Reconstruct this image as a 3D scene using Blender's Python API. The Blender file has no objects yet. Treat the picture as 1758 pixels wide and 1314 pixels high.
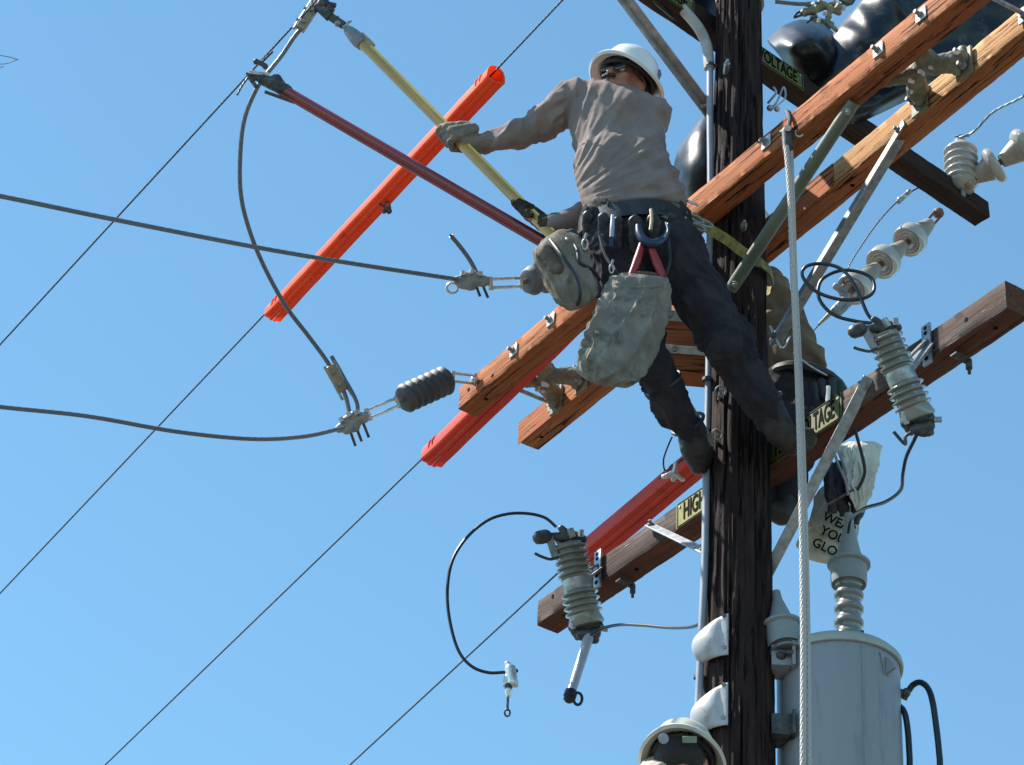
import bpy, bmesh, math, random
from mathutils import Vector, Matrix, noise
V = Vector
random.seed(7)
R_ = math.radians
scene = bpy.context.scene
C = scene.collection

# ------------------------------------------------------------------ camera
F_PX, PITCH, ROLL, DIST = 5200.0, R_(35), R_(3.01), 10.92
cP, sP = math.cos(PITCH), math.sin(PITCH)
FW = V((0, cP, sP)); U0 = V((1, 0, 0)).cross(FW)
RT = V((1, 0, 0)) * math.cos(ROLL) + U0 * math.sin(ROLL)
UP = -V((1, 0, 0)) * math.sin(ROLL) + U0 * math.cos(ROLL)
CAM = V((0, -DIST * cP, 1.6)); ZC = 1.6 + DIST * sP
cam_d = bpy.data.cameras.new('camera'); cam = bpy.data.objects.new('camera', cam_d); C.objects.link(cam)
cam.matrix_world = Matrix(((RT.x, UP.x, -FW.x, CAM.x), (RT.y, UP.y, -FW.y, CAM.y), (RT.z, UP.z, -FW.z, CAM.z), (0, 0, 0, 1)))
cam_d.sensor_width = 36; cam_d.lens = 36 * F_PX / 1758
cam_d.clip_end = 9000; scene.camera = cam
# ------------------------------------------------------------------ light
SUN = V((-0.57, 0.13, 0.81)).normalized()
w = bpy.data.worlds.new('World'); scene.world = w; w.use_nodes = True
nt = w.node_tree; nt.nodes.clear()
sky = nt.nodes.new('ShaderNodeTexSky'); sky.sky_type = 'NISHITA'; sky.sun_disc = False
sky.sun_elevation = math.asin(SUN.z); sky.sun_rotation = math.atan2(SUN.x, SUN.y)
sky.air_density = 1.0; sky.dust_density = 0.0; sky.ozone_density = 2.6
bg = nt.nodes.new('ShaderNodeBackground'); bg.inputs[1].default_value = 0.13
wo = nt.nodes.new('ShaderNodeOutputWorld')
tint = nt.nodes.new('ShaderNodeMixRGB'); tint.blend_type = 'MULTIPLY'; tint.inputs[0].default_value = 1; tint.inputs[2].default_value = (.775, 1.005, .915, 1)
nt.links.new(sky.outputs[0], tint.inputs[1]); nt.links.new(tint.outputs[0], bg.inputs[0]); nt.links.new(bg.outputs[0], wo.inputs[0])
sl = bpy.data.lights.new('sun', 'SUN'); sl.energy = 5.0; sl.angle = R_(0.5); sl.color = (1, 0.95, 0.87)
so = bpy.data.objects.new('sun', sl); C.objects.link(so); so.rotation_euler = SUN.to_track_quat('Z', 'Y').to_euler()
so.location = (0, 0, 40)
scene.view_settings.view_transform = 'Standard'; scene.view_settings.look = 'None'
scene.view_settings.exposure = 0.89; scene.view_settings.gamma = 1
scene.render.engine = 'CYCLES'

# ------------------------------------------------------------------ helpers: pixels of the photo to places
def ray(x, y): return FW * F_PX + RT * (x - 879) - UP * (y - 657)
def P(x, y, Y):
    r = ray(x, y); return CAM + r * ((Y - CAM.y) / r.y)
def PZ(x, y, z):
    r = ray(x, y); return CAM + r * ((z - CAM.z) / r.z)
def ps(px, Y=0.0): return px * (DIST + cP * Y) / F_PX
AX = P(1268, 500, 0); PX = AX.x                     # pole axis
def solve_z(p1, p2, off):
    def g(z):
        a, b = PZ(*p1, z), PZ(*p2, z); d = V((b.x - a.x, b.y - a.y)).normalized()
        n = V((-d.y, d.x)); return (V((a.x - PX, a.y))).dot(n) - off
    lo, hi = ZC - 2.6, ZC + 2.6
    for _ in range(60):
        m = (lo + hi) / 2
        if g(lo) * g(m) <= 0: hi = m
        else: lo = m
    return m

# ------------------------------------------------------------------ helpers: objects
def tag(o, label=None, cat=None, group=None, kind=None):
    if label: o['label'] = label
    if cat: o['category'] = cat
    if group: o['group'] = group
    if kind: o['kind'] = kind
    return o
def thing(name, label, cat, loc, group=None, mat=None):
    o = bpy.data.objects.new(name, None); C.objects.link(o); o.empty_display_size = .05
    if mat is not None: o.matrix_world = mat
    else: o.location = loc
    o['o'] = 0; del o['o']
    return tag(o, label, cat, group)
def world_of(o):
    m = Matrix.LocRotScale(o.location, o.rotation_euler, o.scale)
    return world_of(o.parent) @ m if o.parent else m
def catmull(pts, n=8):
    if len(pts) < 3: return [V(p) for p in pts]
    q = [2 * V(pts[0]) - V(pts[1])] + [V(p) for p in pts] + [2 * V(pts[-1]) - V(pts[-2])]; out = []
    for i in range(1, len(q) - 2):
        a, b, c, d = q[i-1], q[i], q[i+1], q[i+2]
        for k in range(n):
            t = k / n
            out.append(.5 * ((2*b) + (c-a)*t + (2*a-5*b+4*c-d)*t*t + (3*b-a-3*c+d)*t**3))
    out.append(q[-2]); return out
def frame_of(d, ref=V((0, 0, 1))):
    d = V(d).normalized()
    if abs(d.dot(ref)) > .97: ref = V((1, 0, 0))
    a = d.cross(ref).normalized(); return d, a, a.cross(d)
class MB:
    def __init__(s): s.v = []; s.f = []; s.uv = {}
    def add(s, vs, fs, uvs=None):
        b = len(s.v); s.v += [V(x) for x in vs]
        for i, f in enumerate(fs):
            if uvs: s.uv[len(s.f)] = uvs[i]
            s.f.append([b + k for k in f])
        return s
    def box(s, c, ax, h):
        vs = [V(c) + ax[0]*(i*h[0]) + ax[1]*(j*h[1]) + ax[2]*(k*h[2]) for i in (-1,1) for j in (-1,1) for k in (-1,1)]
        return s.add(vs, [(0,1,3,2),(4,6,7,5),(0,4,5,1),(2,3,7,6),(0,2,6,4),(1,5,7,3)])
    def bar(s, p0, p1, w, t, ref=V((0,0,1))):
        p0, p1 = V(p0), V(p1); d, a, b = frame_of(p1 - p0, ref)
        return s.box((p0 + p1) / 2, (d, a, b), ((p1 - p0).length / 2, w / 2, t / 2))
    def tube(s, pts, r, n=10, spline=True, sub=8, closed=False):
        src = [V(p) for p in pts]
        if spline and len(src) > 2:
            m = len(src); pts = catmull(src, sub)
            if isinstance(r, (list, tuple)):
                rr = []
                for i in range(len(pts)):
                    t = i / sub; k = min(int(t), m - 2); u = t - k; rr.append(r[k]*(1-u) + r[k+1]*u)
                r = rr
        else: pts = src
        if not isinstance(r, (list, tuple)): r = [r] * len(pts)
        N = len(pts); vs = []; fs = []; uvs = []; L = 0; Ls = []
        T = [(pts[(i+1) % N if closed else min(i+1, N-1)] - pts[(i-1) % N if closed else max(i-1, 0)]).normalized() for i in range(N)]
        d, a, b = frame_of(T[0])
        for i in range(N):
            if i: L += (pts[i] - pts[i-1]).length
            Ls.append(L)
            a = (a - T[i] * a.dot(T[i])).normalized(); b = T[i].cross(a)
            for k in range(n):
                th = 2*math.pi*k/n; vs.append(pts[i] + (a*math.cos(th) + b*math.sin(th)) * r[i])
        M = N if closed else N - 1
        for i in range(M):
            j = (i + 1) % N
            for k in range(n):
                k2 = (k+1) % n; fs.append((i*n+k, i*n+k2, j*n+k2, j*n+k))
                l0, l1 = Ls[i], Ls[j] if j else Ls[i] + .01
                uvs.append(((k/n, l0), ((k+1)/n, l0), ((k+1)/n, l1), (k/n, l1)))
        if not closed:
            fs.append(tuple(range(n-1, -1, -1))); uvs.append([(0, 0)]*n)
            fs.append(tuple((N-1)*n + k for k in range(n))); uvs.append([(0, 0)]*n)
        return s.add(vs, fs, uvs)
    def cyl(s, p0, p1, r0, r1=None, n=16): return s.tube([p0, p1], [r0, r0 if r1 is None else r1], n, spline=False)
    def lathe(s, p0, axis, prof, n=28, sc=(1, 1)):
        d, a, b = frame_of(axis); vs = []; fs = []
        for h, r in prof:
            for k in range(n):
                th = 2*math.pi*k/n; vs.append(V(p0) + d*h + (a*math.cos(th)*sc[0] + b*math.sin(th)*sc[1]) * max(r, 1e-4))
        for i in range(len(prof)-1):
            for k in range(n):
                k2 = (k+1) % n; fs.append((i*n+k, i*n+k2, (i+1)*n+k2, (i+1)*n+k))
        fs.append(tuple(range(n-1, -1, -1))); fs.append(tuple((len(prof)-1)*n+k for k in range(n)))
        return s.add(vs, fs)
    def ball(s, c, r, n=10, ax=None):
        ax = ax or (V((1,0,0)), V((0,1,0)), V((0,0,1)))
        r = r if isinstance(r, (list, tuple)) else (r, r, r); vs = []; fs = []; m = max(5, n*2//3)
        for i in range(m+1):
            ph = math.pi*i/m
            for k in range(n):
                th = 2*math.pi*k/n
                vs.append(V(c) + ax[0]*(r[0]*math.sin(ph)*math.cos(th)) + ax[1]*(r[1]*math.sin(ph)*math.sin(th)) + ax[2]*(r[2]*math.cos(ph)))
        for i in range(m):
            for k in range(n):
                k2 = (k+1) % n; fs.append((i*n+k, (i+1)*n+k, (i+1)*n+k2, i*n+k2))
        return s.add(vs, fs)
    def prism(s, poly, ext):
        n = len(poly); ext = V(ext); a = [V(p) for p in poly]; vs = a + [p + ext for p in a]
        fs = [tuple(range(n-1, -1, -1)), tuple(range(n, 2*n))] + [(i, (i+1) % n, n+(i+1) % n, n+i) for i in range(n)]
        return s.add(vs, fs)
    def clusters(s):
        par = list(range(len(s.v)))
        def find(i):
            while par[i] != i: par[i] = par[par[i]]; i = par[i]
            return i
        for f in s.f:
            a = find(f[0])
            for k in f[1:]: par[find(k)] = a
        isl = {}
        for i in range(len(s.v)): isl.setdefault(find(i), []).append(i)
        isl = list(isl.values()); bb = []
        for l in isl: bb.append([min(s.v[i][k] for i in l)-.002 for k in range(3)] + [max(s.v[i][k] for i in l)+.002 for k in range(3)])
        n = len(isl); q = list(range(n))
        def fq(i):
            while q[i] != i: i = q[i]
            return i
        for i in range(n):
            for j in range(i+1, n):
                if all(bb[i][k] <= bb[j][k+3] and bb[j][k] <= bb[i][k+3] for k in range(3)): q[fq(i)] = fq(j)
        out = {}
        for i in range(n): out.setdefault(fq(i), []).extend(isl[i])
        return list(out.values())
    def build(s, name, mat, parent=None, bevel=0, ang=40, smooth=True, origin=None):
        if parent is not None and name not in ('lettering', 'border', 'print') and len(s.v) < 6000:
            cl = s.clusters()
            if len(cl) > 1:
                o = None
                for l in cl:
                    st = set(l); mp = {i: k for k, i in enumerate(l)}; m = MB(); m.v = [s.v[i] for i in l]
                    for fi, f in enumerate(s.f):
                        if f[0] in st:
                            if fi in s.uv: m.uv[len(m.f)] = s.uv[fi]
                            m.f.append([mp[i] for i in f])
                    o = m.build1(name, mat, parent, bevel, ang, smooth, origin)
                return o
        return s.build1(name, mat, parent, bevel, ang, smooth, origin)
    def build1(s, name, mat, parent=None, bevel=0, ang=40, smooth=True, origin=None):
        me = bpy.data.meshes.new(name); o = bpy.data.objects.new(name, me); C.objects.link(o)
        if parent is not None:
            o.parent = parent; inv = world_of(parent).inverted(); vs = [inv @ v for v in s.v]
        else:
            org = V(origin) if origin is not None else sum(s.v, V()) / len(s.v)
            o.location = org; vs = [v - org for v in s.v]
        me.from_pydata(vs, [], s.f)
        if s.uv:
            u = me.uv_layers.new(name='uv')
            for i, p in enumerate(me.polygons):
                if i in s.uv:
                    for li, c in zip(p.loop_indices, s.uv[i]): u.data[li].uv = c
        bm = bmesh.new(); bm.from_mesh(me); bmesh.ops.recalc_face_normals(bm, faces=bm.faces)
        bm.to_mesh(me); bm.free()
        me.materials.append(mat)
        if smooth:
            for p in me.polygons: p.use_smooth = True
            me.set_sharp_from_angle(angle=R_(ang))
        if bevel:
            b = o.modifiers.new('bevel', 'BEVEL'); b.width = bevel; b.segments = 2; b.limit_method = 'ANGLE'; b.angle_limit = R_(35)
        return o

def remesh(mb, vox, smooth=3, disp=None, post=0):
    me = bpy.data.meshes.new('tmp'); me.from_pydata(mb.v, [], mb.f); o = bpy.data.objects.new('tmp', me); C.objects.link(o)
    bm = bmesh.new(); bm.from_mesh(me); bmesh.ops.recalc_face_normals(bm, faces=bm.faces); bm.to_mesh(me); bm.free()
    m = o.modifiers.new('r', 'REMESH'); m.mode = 'VOXEL'; m.voxel_size = vox
    if smooth: q = o.modifiers.new('s', 'SMOOTH'); q.factor = .6; q.iterations = smooth
    dg = bpy.context.evaluated_depsgraph_get(); ev = o.evaluated_get(dg); m2 = bpy.data.meshes.new_from_object(ev)
    out = MB(); co = [v.co.copy() for v in m2.vertices]; no = [v.normal.copy() for v in m2.vertices]
    if disp: co = [c + n * disp(c, n) for c, n in zip(co, no)]
    for _ in range(post):
        acc = [c.copy()*2 for c in co]; cnt = [2]*len(co)
        for e in m2.edges: a, b = e.vertices; acc[a] += co[b]; acc[b] += co[a]; cnt[a] += 1; cnt[b] += 1
        co = [a/k for a, k in zip(acc, cnt)]
    out.v = co; out.f = [list(p.vertices) for p in m2.polygons]
    bpy.data.objects.remove(o); bpy.data.meshes.remove(me); bpy.data.meshes.remove(m2)
    return out
class Blob(MB):
    def cap(s, p0, r0, p1, r1, sq=None, n=16):
        """rounded tapered limb; sq=(axis, factor) squashes its section"""
        p0, p1 = V(p0), V(p1); d, a, b = frame_of(p1 - p0); L = (p1 - p0).length; vs = []; fs = []; prof = []
        for i in range(5):
            t = math.pi/2*(1 - i/5); prof.append((-r0*math.sin(t), r0*math.cos(t)))
        for i in range(5): prof.append((L*i/4, r0+(r1-r0)*i/4))
        for i in range(1, 6):
            t = math.pi/2*i/5; prof.append((L + r1*math.sin(t), r1*math.cos(t)))
        for h, r in prof:
            for k in range(n):
                th = 2*math.pi*k/n; o = (a*math.cos(th) + b*math.sin(th))*max(r, 1e-4)
                if sq:
                    ax = V(sq[0]); ax = (ax - d*ax.dot(d)).normalized(); o = o + ax*(o.dot(ax)*(sq[1]-1))
                vs.append(p0 + d*h + o)
        for i in range(len(prof)-1):
            for k in range(n):
                k2 = (k+1) % n; fs.append((i*n+k, i*n+k2, (i+1)*n+k2, (i+1)*n+k))
        fs.append(tuple(range(n-1, -1, -1))); fs.append(tuple((len(prof)-1)*n+k for k in range(n)))
        s.add(vs, fs); return s
    def chain(s, pts, rs, sq=None):
        for i in range(len(pts)-1): s.cap(pts[i], rs[i], pts[i+1], rs[i+1], sq)
        return s
def fbm(p, s=1.0, o=3): return noise.fractal(V(p)*s, 1.0, 2.0, o)
def folds(dirv, freq=14, along=3.0, amp=.008, seed=0.0, sharp=2.5):
    d, a, b = frame_of(dirv)
    def f(c, n):
        q = V((c.dot(d)*along, c.dot(a)*freq, c.dot(b)*freq)) + V((seed, seed*1.7, 0))
        q += V((0, 1, 1)) * .8 * noise.noise(c*6+V((seed, 0, 0)))
        r = 1 - abs(noise.noise(q)); r2 = 1 - abs(noise.noise(q*2.1 + V((5, 3, 1))))
        return amp*(r**(sharp*2)*1.6 + .45*r2**6 - .7) 
    return f

# ------------------------------------------------------------------ materials
MATS = {}
def mat(name, col, rough=.6, metal=0.0, col2=None, scale=8, mix=(.42, .62), bump=0.0, bscale=60, stretch=None, spec=.5,
        strand=None, coat=0.0, sss=0, trans=0, dirt=None):
    if name in MATS: return MATS[name]
    m = bpy.data.materials.new(name); m.use_nodes = True; t = m.node_tree; N = t.nodes; L = t.links
    b = N['Principled BSDF']; b.inputs['Roughness'].default_value = rough; b.inputs['Metallic'].default_value = metal
    b.inputs['Specular IOR Level'].default_value = spec; b.inputs['Coat Weight'].default_value = coat
    b.inputs['Base Color'].default_value = (*col, 1)
    if trans: b.inputs['Transmission Weight'].default_value = trans
    if sss: b.inputs['Subsurface Weight'].default_value = sss; b.inputs['Subsurface Scale'].default_value = .01
    tc = N.new('ShaderNodeTexCoord'); mp = N.new('ShaderNodeMapping'); L.new(tc.outputs['Object'], mp.inputs[0])
    if stretch: mp.inputs['Scale'].default_value = stretch
    def nz(sc, det=6, rgh=.6):
        n = N.new('ShaderNodeTexNoise'); n.inputs['Scale'].default_value = sc; n.inputs['Detail'].default_value = det
        n.inputs['Roughness'].default_value = rgh; L.new(mp.outputs[0], n.inputs[0]); return n
    def ramp(src, lo, hi, ca=(0, 0, 0, 1), cb=(1, 1, 1, 1)):
        r = N.new('ShaderNodeValToRGB'); r.color_ramp.elements[0].position = lo; r.color_ramp.elements[1].position = hi
        r.color_ramp.elements[0].color = ca; r.color_ramp.elements[1].color = cb; L.new(src, r.inputs[0]); return r
    last = None
    if col2:
        r = ramp(nz(scale).outputs[0], mix[0], mix[1], (*col, 1), (*col2, 1)); last = r.outputs[0]
    if dirt:                                            # (colour, scale, lo, hi)
        f = ramp(nz(dirt[1], 8, .7).outputs[0], dirt[2], dirt[3]); mx = N.new('ShaderNodeMixRGB')
        L.new(f.outputs[0], mx.inputs[0])
        if last: L.new(last, mx.inputs[1])
        else: mx.inputs[1].default_value = (*col, 1)
        mx.inputs[2].default_value = (*dirt[0], 1); last = mx.outputs[0]
    if last: L.new(last, b.inputs['Base Color'])
    h = None
    if bump: h = nz(bscale).outputs[0]
    if strand:                                          # (turns per metre, count, strength) helical strands on a tube's uv
        sx = N.new('ShaderNodeSeparateXYZ'); L.new(tc.outputs['UV'], sx.inputs[0])
        def mth(op, a, b_=0.0):
            q = N.new('ShaderNodeMath'); q.operation = op
            for i, s_ in enumerate((a, b_)):
                if isinstance(s_, (int, float)): q.inputs[i].default_value = s_
                else: L.new(s_, q.inputs[i])
            return q.outputs[0]
        ph = mth('ADD', mth('MULTIPLY', sx.outputs[0], strand[1]*2*math.pi), mth('MULTIPLY', sx.outputs[1], strand[0]*2*math.pi))
        h = mth('ABSOLUTE', mth('SINE', mth('MULTIPLY', ph, .5)))
        if len(strand) > 3:
            ph2 = mth('SUBTRACT', mth('MULTIPLY', sx.outputs[0], strand[1]*2*math.pi), mth('MULTIPLY', sx.outputs[1], strand[0]*2*math.pi))
            h = mth('MULTIPLY', h, mth('ABSOLUTE', mth('SINE', mth('MULTIPLY', ph2, .5))))
        bump = strand[2]
    if h is not None:
        bp = N.new('ShaderNodeBump'); bp.inputs['Strength'].default_value = bump; bp.inputs['Distance'].default_value = .004
        L.new(h, bp.inputs['Height']); L.new(bp.outputs[0], b.inputs['Normal'])
    MATS[name] = m; return m
def wood(name, c1, c2, c3, crack, axis='X', fleck=None, seed=0.0, crk=(.60, .66), bmp=.6):
    """grain along one local axis: c1-c2 bands, c3 patches, dark cracks, pale flecks"""
    m = bpy.data.materials.new(name); m.use_nodes = True; t = m.node_tree; N = t.nodes; L = t.links; b = N['Principled BSDF']
    b.inputs['Roughness'].default_value = .78; b.inputs['Specular IOR Level'].default_value = .12
    tc = N.new('ShaderNodeTexCoord')
    def st(sl, sc_):
        mp = N.new('ShaderNodeMapping'); mp.inputs['Scale'].default_value = (sl, sc_, sc_) if axis == 'X' else (sc_, sc_, sl)
        mp.inputs['Location'].default_value = (seed, seed, seed); L.new(tc.outputs['Object'], mp.inputs[0]); return mp
    def nz(mp, det=6, rgh=.6, dis=0.0):
        n = N.new('ShaderNodeTexNoise'); n.inputs['Scale'].default_value = 1; n.inputs['Detail'].default_value = det
        n.inputs['Roughness'].default_value = rgh; n.inputs['Distortion'].default_value = dis; L.new(mp.outputs[0], n.inputs[0]); return n.outputs[0]
    def ramp(src, lo, hi, ca=(0, 0, 0), cb=(1, 1, 1)):
        r = N.new('ShaderNodeValToRGB'); r.color_ramp.elements[0].position = lo; r.color_ramp.elements[1].position = hi
        r.color_ramp.elements[0].color = (*ca, 1); r.color_ramp.elements[1].color = (*cb, 1); L.new(src, r.inputs[0]); return r.outputs[0]
    def mixc(f, a, bb):
        x = N.new('ShaderNodeMixRGB'); L.new(f, x.inputs[0]); L.new(a, x.inputs[1])
        if isinstance(bb, tuple): x.inputs[2].default_value = (*bb, 1)
        else: L.new(bb, x.inputs[2])
        return x.outputs[0]
    g = nz(st(3.0, 70), 7, .65, .4); base = ramp(g, .36, .66, c1, c2)
    patch = ramp(nz(st(2.2, 9), 4, .5), .46, .60); base = mixc(patch, base, c3)
    ck = nz(st(2.0, 42), 5, .7, .8); cm = ramp(ck, crk[0], crk[1]); base = mixc(cm, base, crack)
    if fleck:
        fl = ramp(nz(st(9, 75), 5, .65, .5), .64, .70); sp = ramp(nz(st(1.2, 5), 3, .5), .45, .60)
        q = N.new('ShaderNodeMath'); q.operation = 'MULTIPLY'; L.new(fl, q.inputs[0]); L.new(sp, q.inputs[1]); base = mixc(q.outputs[0], base, fleck)
    L.new(base, b.inputs['Base Color'])
    s1 = N.new('ShaderNodeMath'); s1.operation = 'MULTIPLY'; L.new(cm, s1.inputs[0]); s1.inputs[1].default_value = -.9
    s2 = N.new('ShaderNodeMath'); s2.operation = 'ADD'; L.new(s1.outputs[0], s2.inputs[0]); L.new(g, s2.inputs[1])
    bp = N.new('ShaderNodeBump'); bp.inputs['Strength'].default_value = bmp; bp.inputs['Distance'].default_value = .006
    L.new(s2.outputs[0], bp.inputs['Height']); L.new(bp.outputs[0], b.inputs['Normal'])
    return m
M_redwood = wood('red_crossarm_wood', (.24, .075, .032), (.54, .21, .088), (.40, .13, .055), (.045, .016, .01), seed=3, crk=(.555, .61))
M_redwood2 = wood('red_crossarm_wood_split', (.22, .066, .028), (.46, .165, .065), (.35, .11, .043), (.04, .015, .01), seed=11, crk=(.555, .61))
M_tanwood = wood('sunlit_tan_crossarm_wood', (.46, .24, .10), (.66, .42, .20), (.52, .26, .11), (.14, .05, .02), seed=5, crk=(.545, .60))  # sunlight on B's side, put into the wood colour as tan
M_oldwood = wood('weathered_crossarm_wood', (.060, .042, .038), (.155, .120, .108), (.085, .052, .042), (.016, .012, .011), seed=8, fleck=(.50, .46, .42))
M_oldunder = wood('weathered_crossarm_underside', (.09, .036, .024), (.17, .072, .045), (.12, .047, .03), (.03, .014, .01), seed=9)
M_darkwood = wood('creosoted_crossarm_wood', (.022, .014, .012), (.055, .034, .028), (.04, .022, .018), (.008, .006, .006), seed=2)
M_pole = wood('creosoted_pole_wood', (.014, .009, .010), (.058, .034, .029), (.030, .018, .018), (.004, .003, .004), axis='Z', fleck=(.30, .22, .18), seed=1, crk=(.55, .60), bmp=1.0)
M_galv = mat('galvanised_steel', (.42, .43, .44), .45, .75, (.27, .28, .29), 30, bump=.15, bscale=120)
M_bright = mat('bright_zinc_hardware', (.72, .72, .71), .35, .7, (.5, .5, .5), 40)
M_dull = mat('dull_grey_steel', (.22, .22, .23), .6, .35, (.33, .32, .31), 24, bump=.2, bscale=90)
M_darkmet = mat('dark_oxidised_steel', (.05, .05, .055), .55, .4, (.11, .10, .10), 35, bump=.2, bscale=100)
M_cast = mat('greenish_cast_bracket', (.18, .16, .11), .6, .25, (.30, .27, .18), 26, bump=.5, bscale=70)
M_green = mat('green_fibreglass_brace', (.085, .10, .070), .5, 0, (.14, .15, .105), 6, bump=.15, bscale=80, stretch=(1, 1, 1))
M_orange = mat('orange_line_hose', (.92, .15, .035), .45, 0, (.84, .12, .03), 6, bump=.15, bscale=30, spec=.35, dirt=((.42, .07, .04), 14, .60, .75))
M_red = mat('red_line_hose', (.82, .075, .035), .45, 0, (.70, .062, .032), 6, bump=.15, bscale=30, spec=.35, dirt=((.32, .05, .04), 14, .58, .75))
M_maroon = mat('maroon_fibreglass_pole', (.20, .016, .020), .3, 0, (.26, .02, .025), 5, coat=.3)
M_yellow = mat('yellow_fibreglass_pole', (.46, .26, .045), .35, 0, (.38, .22, .045), 7, coat=.3)
M_yellowrod = mat('yellow_control_rod', (.75, .52, .10), .35, 0, coat=.3)
def translucent(m, col, f):
    t = m.node_tree; b = t.nodes['Principled BSDF']; tr = t.nodes.new('ShaderNodeBsdfTranslucent'); tr.inputs[0].default_value = (*col, 1)
    mx = t.nodes.new('ShaderNodeMixShader'); mx.inputs[0].default_value = f; o = [n for n in t.nodes if n.type == 'OUTPUT_MATERIAL'][0]
    t.links.new(b.outputs[0], mx.inputs[1]); t.links.new(tr.outputs[0], mx.inputs[2]); t.links.new(mx.outputs[0], o.inputs[0])
M_rubber = mat('black_rubber_blanket', (.006, .006, .009), .33, 0, (.012, .013, .018), 7, bump=.35, bscale=14, spec=.42, dirt=((.075, .08, .085), 13, .54, .72))
M_blacklead = mat('black_insulated_lead', (.010, .012, .020), .35, 0, bump=.05, bscale=60)
M_alu = mat('stranded_aluminium', (.20, .21, .23), .45, .6, strand=(28, 7, .8))
M_thin = mat('stranded_copper_dark', (.07, .085, .11), .5, .5, strand=(45, 6, .8))
M_guy = mat('twisted_guy_strand', (.19, .24, .28), .45, .6, strand=(18, 3, 1.0))
M_porc = mat('grey_glazed_porcelain', (.17, .17, .155), .24, 0, (.235, .23, .205), 5, coat=.5, spec=.6)
M_porcw = mat('white_glazed_porcelain', (.44, .42, .385), .24, 0, (.37, .34, .30), 7, coat=.5, spec=.6)
M_poly = mat('grey_silicone_rubber', (.11, .115, .12), .6, 0, (.17, .175, .18), 9)
M_polyd = mat('dark_silicone_rubber', (.05, .048, .055), .6, 0, (.09, .085, .09), 9)
M_conduit = mat('grey_plastic_conduit', (.22, .24, .30), .5, 0, (.30, .31, .36), 5, bump=.1, bscale=30)
M_sleeve = mat('pale_grey_sleeve', (.40, .38, .36), .55, 0, (.28, .27, .27), 8)
M_tank = mat('grey_tank_paint', (.285, .295, .32), .42, 0, (.26, .27, .295), 2.4, bump=.04, bscale=6, stretch=(1, 1, .12), dirt=((.17, .17, .175), 26, .54, .74))
M_lid = mat('weathered_lid_paint', (.40, .41, .36), .5, 0, (.32, .34, .31), 10)
M_guard = mat('grey_wildlife_guard', (.21, .235, .245), .55, 0, (.27, .29, .29), 6)
M_white = mat('white_hard_hat_plastic', (.84, .81, .78), .28, 0, (.76, .73, .70), 12, coat=.3)
M_cream = mat('cream_hard_hat_plastic', (.60, .57, .50), .4, 0, (.50, .46, .40), 14)
M_cover = mat('white_plastic_cover', (.46, .46, .48), .4, 0, (.38, .38, .40), 9, bump=.1, bscale=40, dirt=((.20, .18, .15), 22, .54, .74))
M_shirt = mat('brown_grey_shirt_cloth', (.22, .170, .158), .9, 0, (.275, .215, .198), 9, bump=.35, bscale=300, spec=.15)
M_khaki = mat('khaki_shirt_cloth', (.15, .105, .075), .9, 0, (.21, .155, .11), 8, bump=.3, bscale=300, spec=.15)
M_tanshirt = mat('pale_tan_shirt_cloth', (.52, .43, .35), .9, 0, (.6, .5, .42), 8, bump=.3, bscale=300, spec=.15)
M_jean = mat('dark_navy_trousers', (.030, .027, .034), .95, 0, (.046, .041, .046), 11, bump=.35, bscale=260, spec=.15)
M_leather = mat('black_leather_belt', (.012, .012, .016), .5, 0, (.03, .03, .036), 20, bump=.2, bscale=80)
M_boot = mat('dark_leather_boot', (.018, .013, .012), .6, 0, (.04, .028, .022), 16, bump=.3, bscale=70)
M_glove = mat('grey_leather_glove', (.17, .143, .12), .8, 0, (.25, .21, .175), 20, bump=.4, bscale=110, spec=.2)
M_glovedk = mat('dark_leather_glove', (.035, .025, .02), .8, 0, (.075, .05, .035), 20, bump=.4, bscale=110, spec=.2)
M_skin = mat('sunburnt_skin', (.40, .19, .13), .55, 0, (.34, .14, .10), 30, sss=.1)
M_hair = mat('dark_hair', (.018, .012, .010), .7, 0, bump=.6, bscale=200)
M_lens = mat('dark_glasses_lens', (.01, .01, .012), .12, 0, spec=.8)
M_canvas = mat('grey_canvas_bag', (.19, .168, .145), .9, 0, (.30, .268, .235), 8, bump=.35, bscale=160, spec=.15, dirt=((.10, .10, .075), 9, .50, .64))
M_hide = mat('worn_tool_bucket_canvas', (.17, .145, .115), .85, 0, (.26, .23, .19), 10, bump=.35, bscale=120, spec=.15, dirt=((.10, .06, .05), 7, .5, .68))
M_plastic = mat('milky_plastic_bag', (.62, .58, .48), .35, 0, (.70, .68, .62), 9, bump=.4, bscale=25, dirt=((.34, .22, .10), 9, .54, .72))
M_rope = mat('pale_braided_rope', (.56, .51, .48), .85, 0, strand=(40, 5, 1.0, 1))
M_lanyard = mat('yellow_green_lanyard', (.30, .26, .07), .85, 0, (.14, .13, .06), 30, bump=.4, bscale=160)
M_sign = mat('yellow_warning_plate', (.28, .255, .03), .5, 0, (.18, .18, .04), 16, dirt=((.16, .17, .06), 12, .5, .75))
M_signd = mat('faded_green_warning_plate', (.10, .115, .018), .6, 0, (.15, .155, .035), 16, dirt=((.06, .07, .03), 12, .45, .7))
M_ink = mat('black_lettering', (.008, .008, .007), .8, spec=.05)
M_bronze = mat('bronze_connector', (.26, .205, .13), .5, .35, (.36, .29, .19), 22, bump=.3, bscale=80)
M_redgrip = mat('red_tool_grip', (.30, .02, .025), .4)
M_bluetool = mat('dark_blue_tool_steel', (.03, .045, .09), .4, .4)
M_fuse = mat('grey_fuse_tube', (.36, .38, .46), .3, 0, (.30, .32, .40), 10, coat=.4)
M_ground = mat('pale_street_ground', (.10, .10, .09), .9, 0, (.07, .075, .065), .3, bump=.2, bscale=4)

translucent(M_orange, (1.0, .22, .04), .42); translucent(M_red, (.9, .07, .03), .30)
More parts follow.
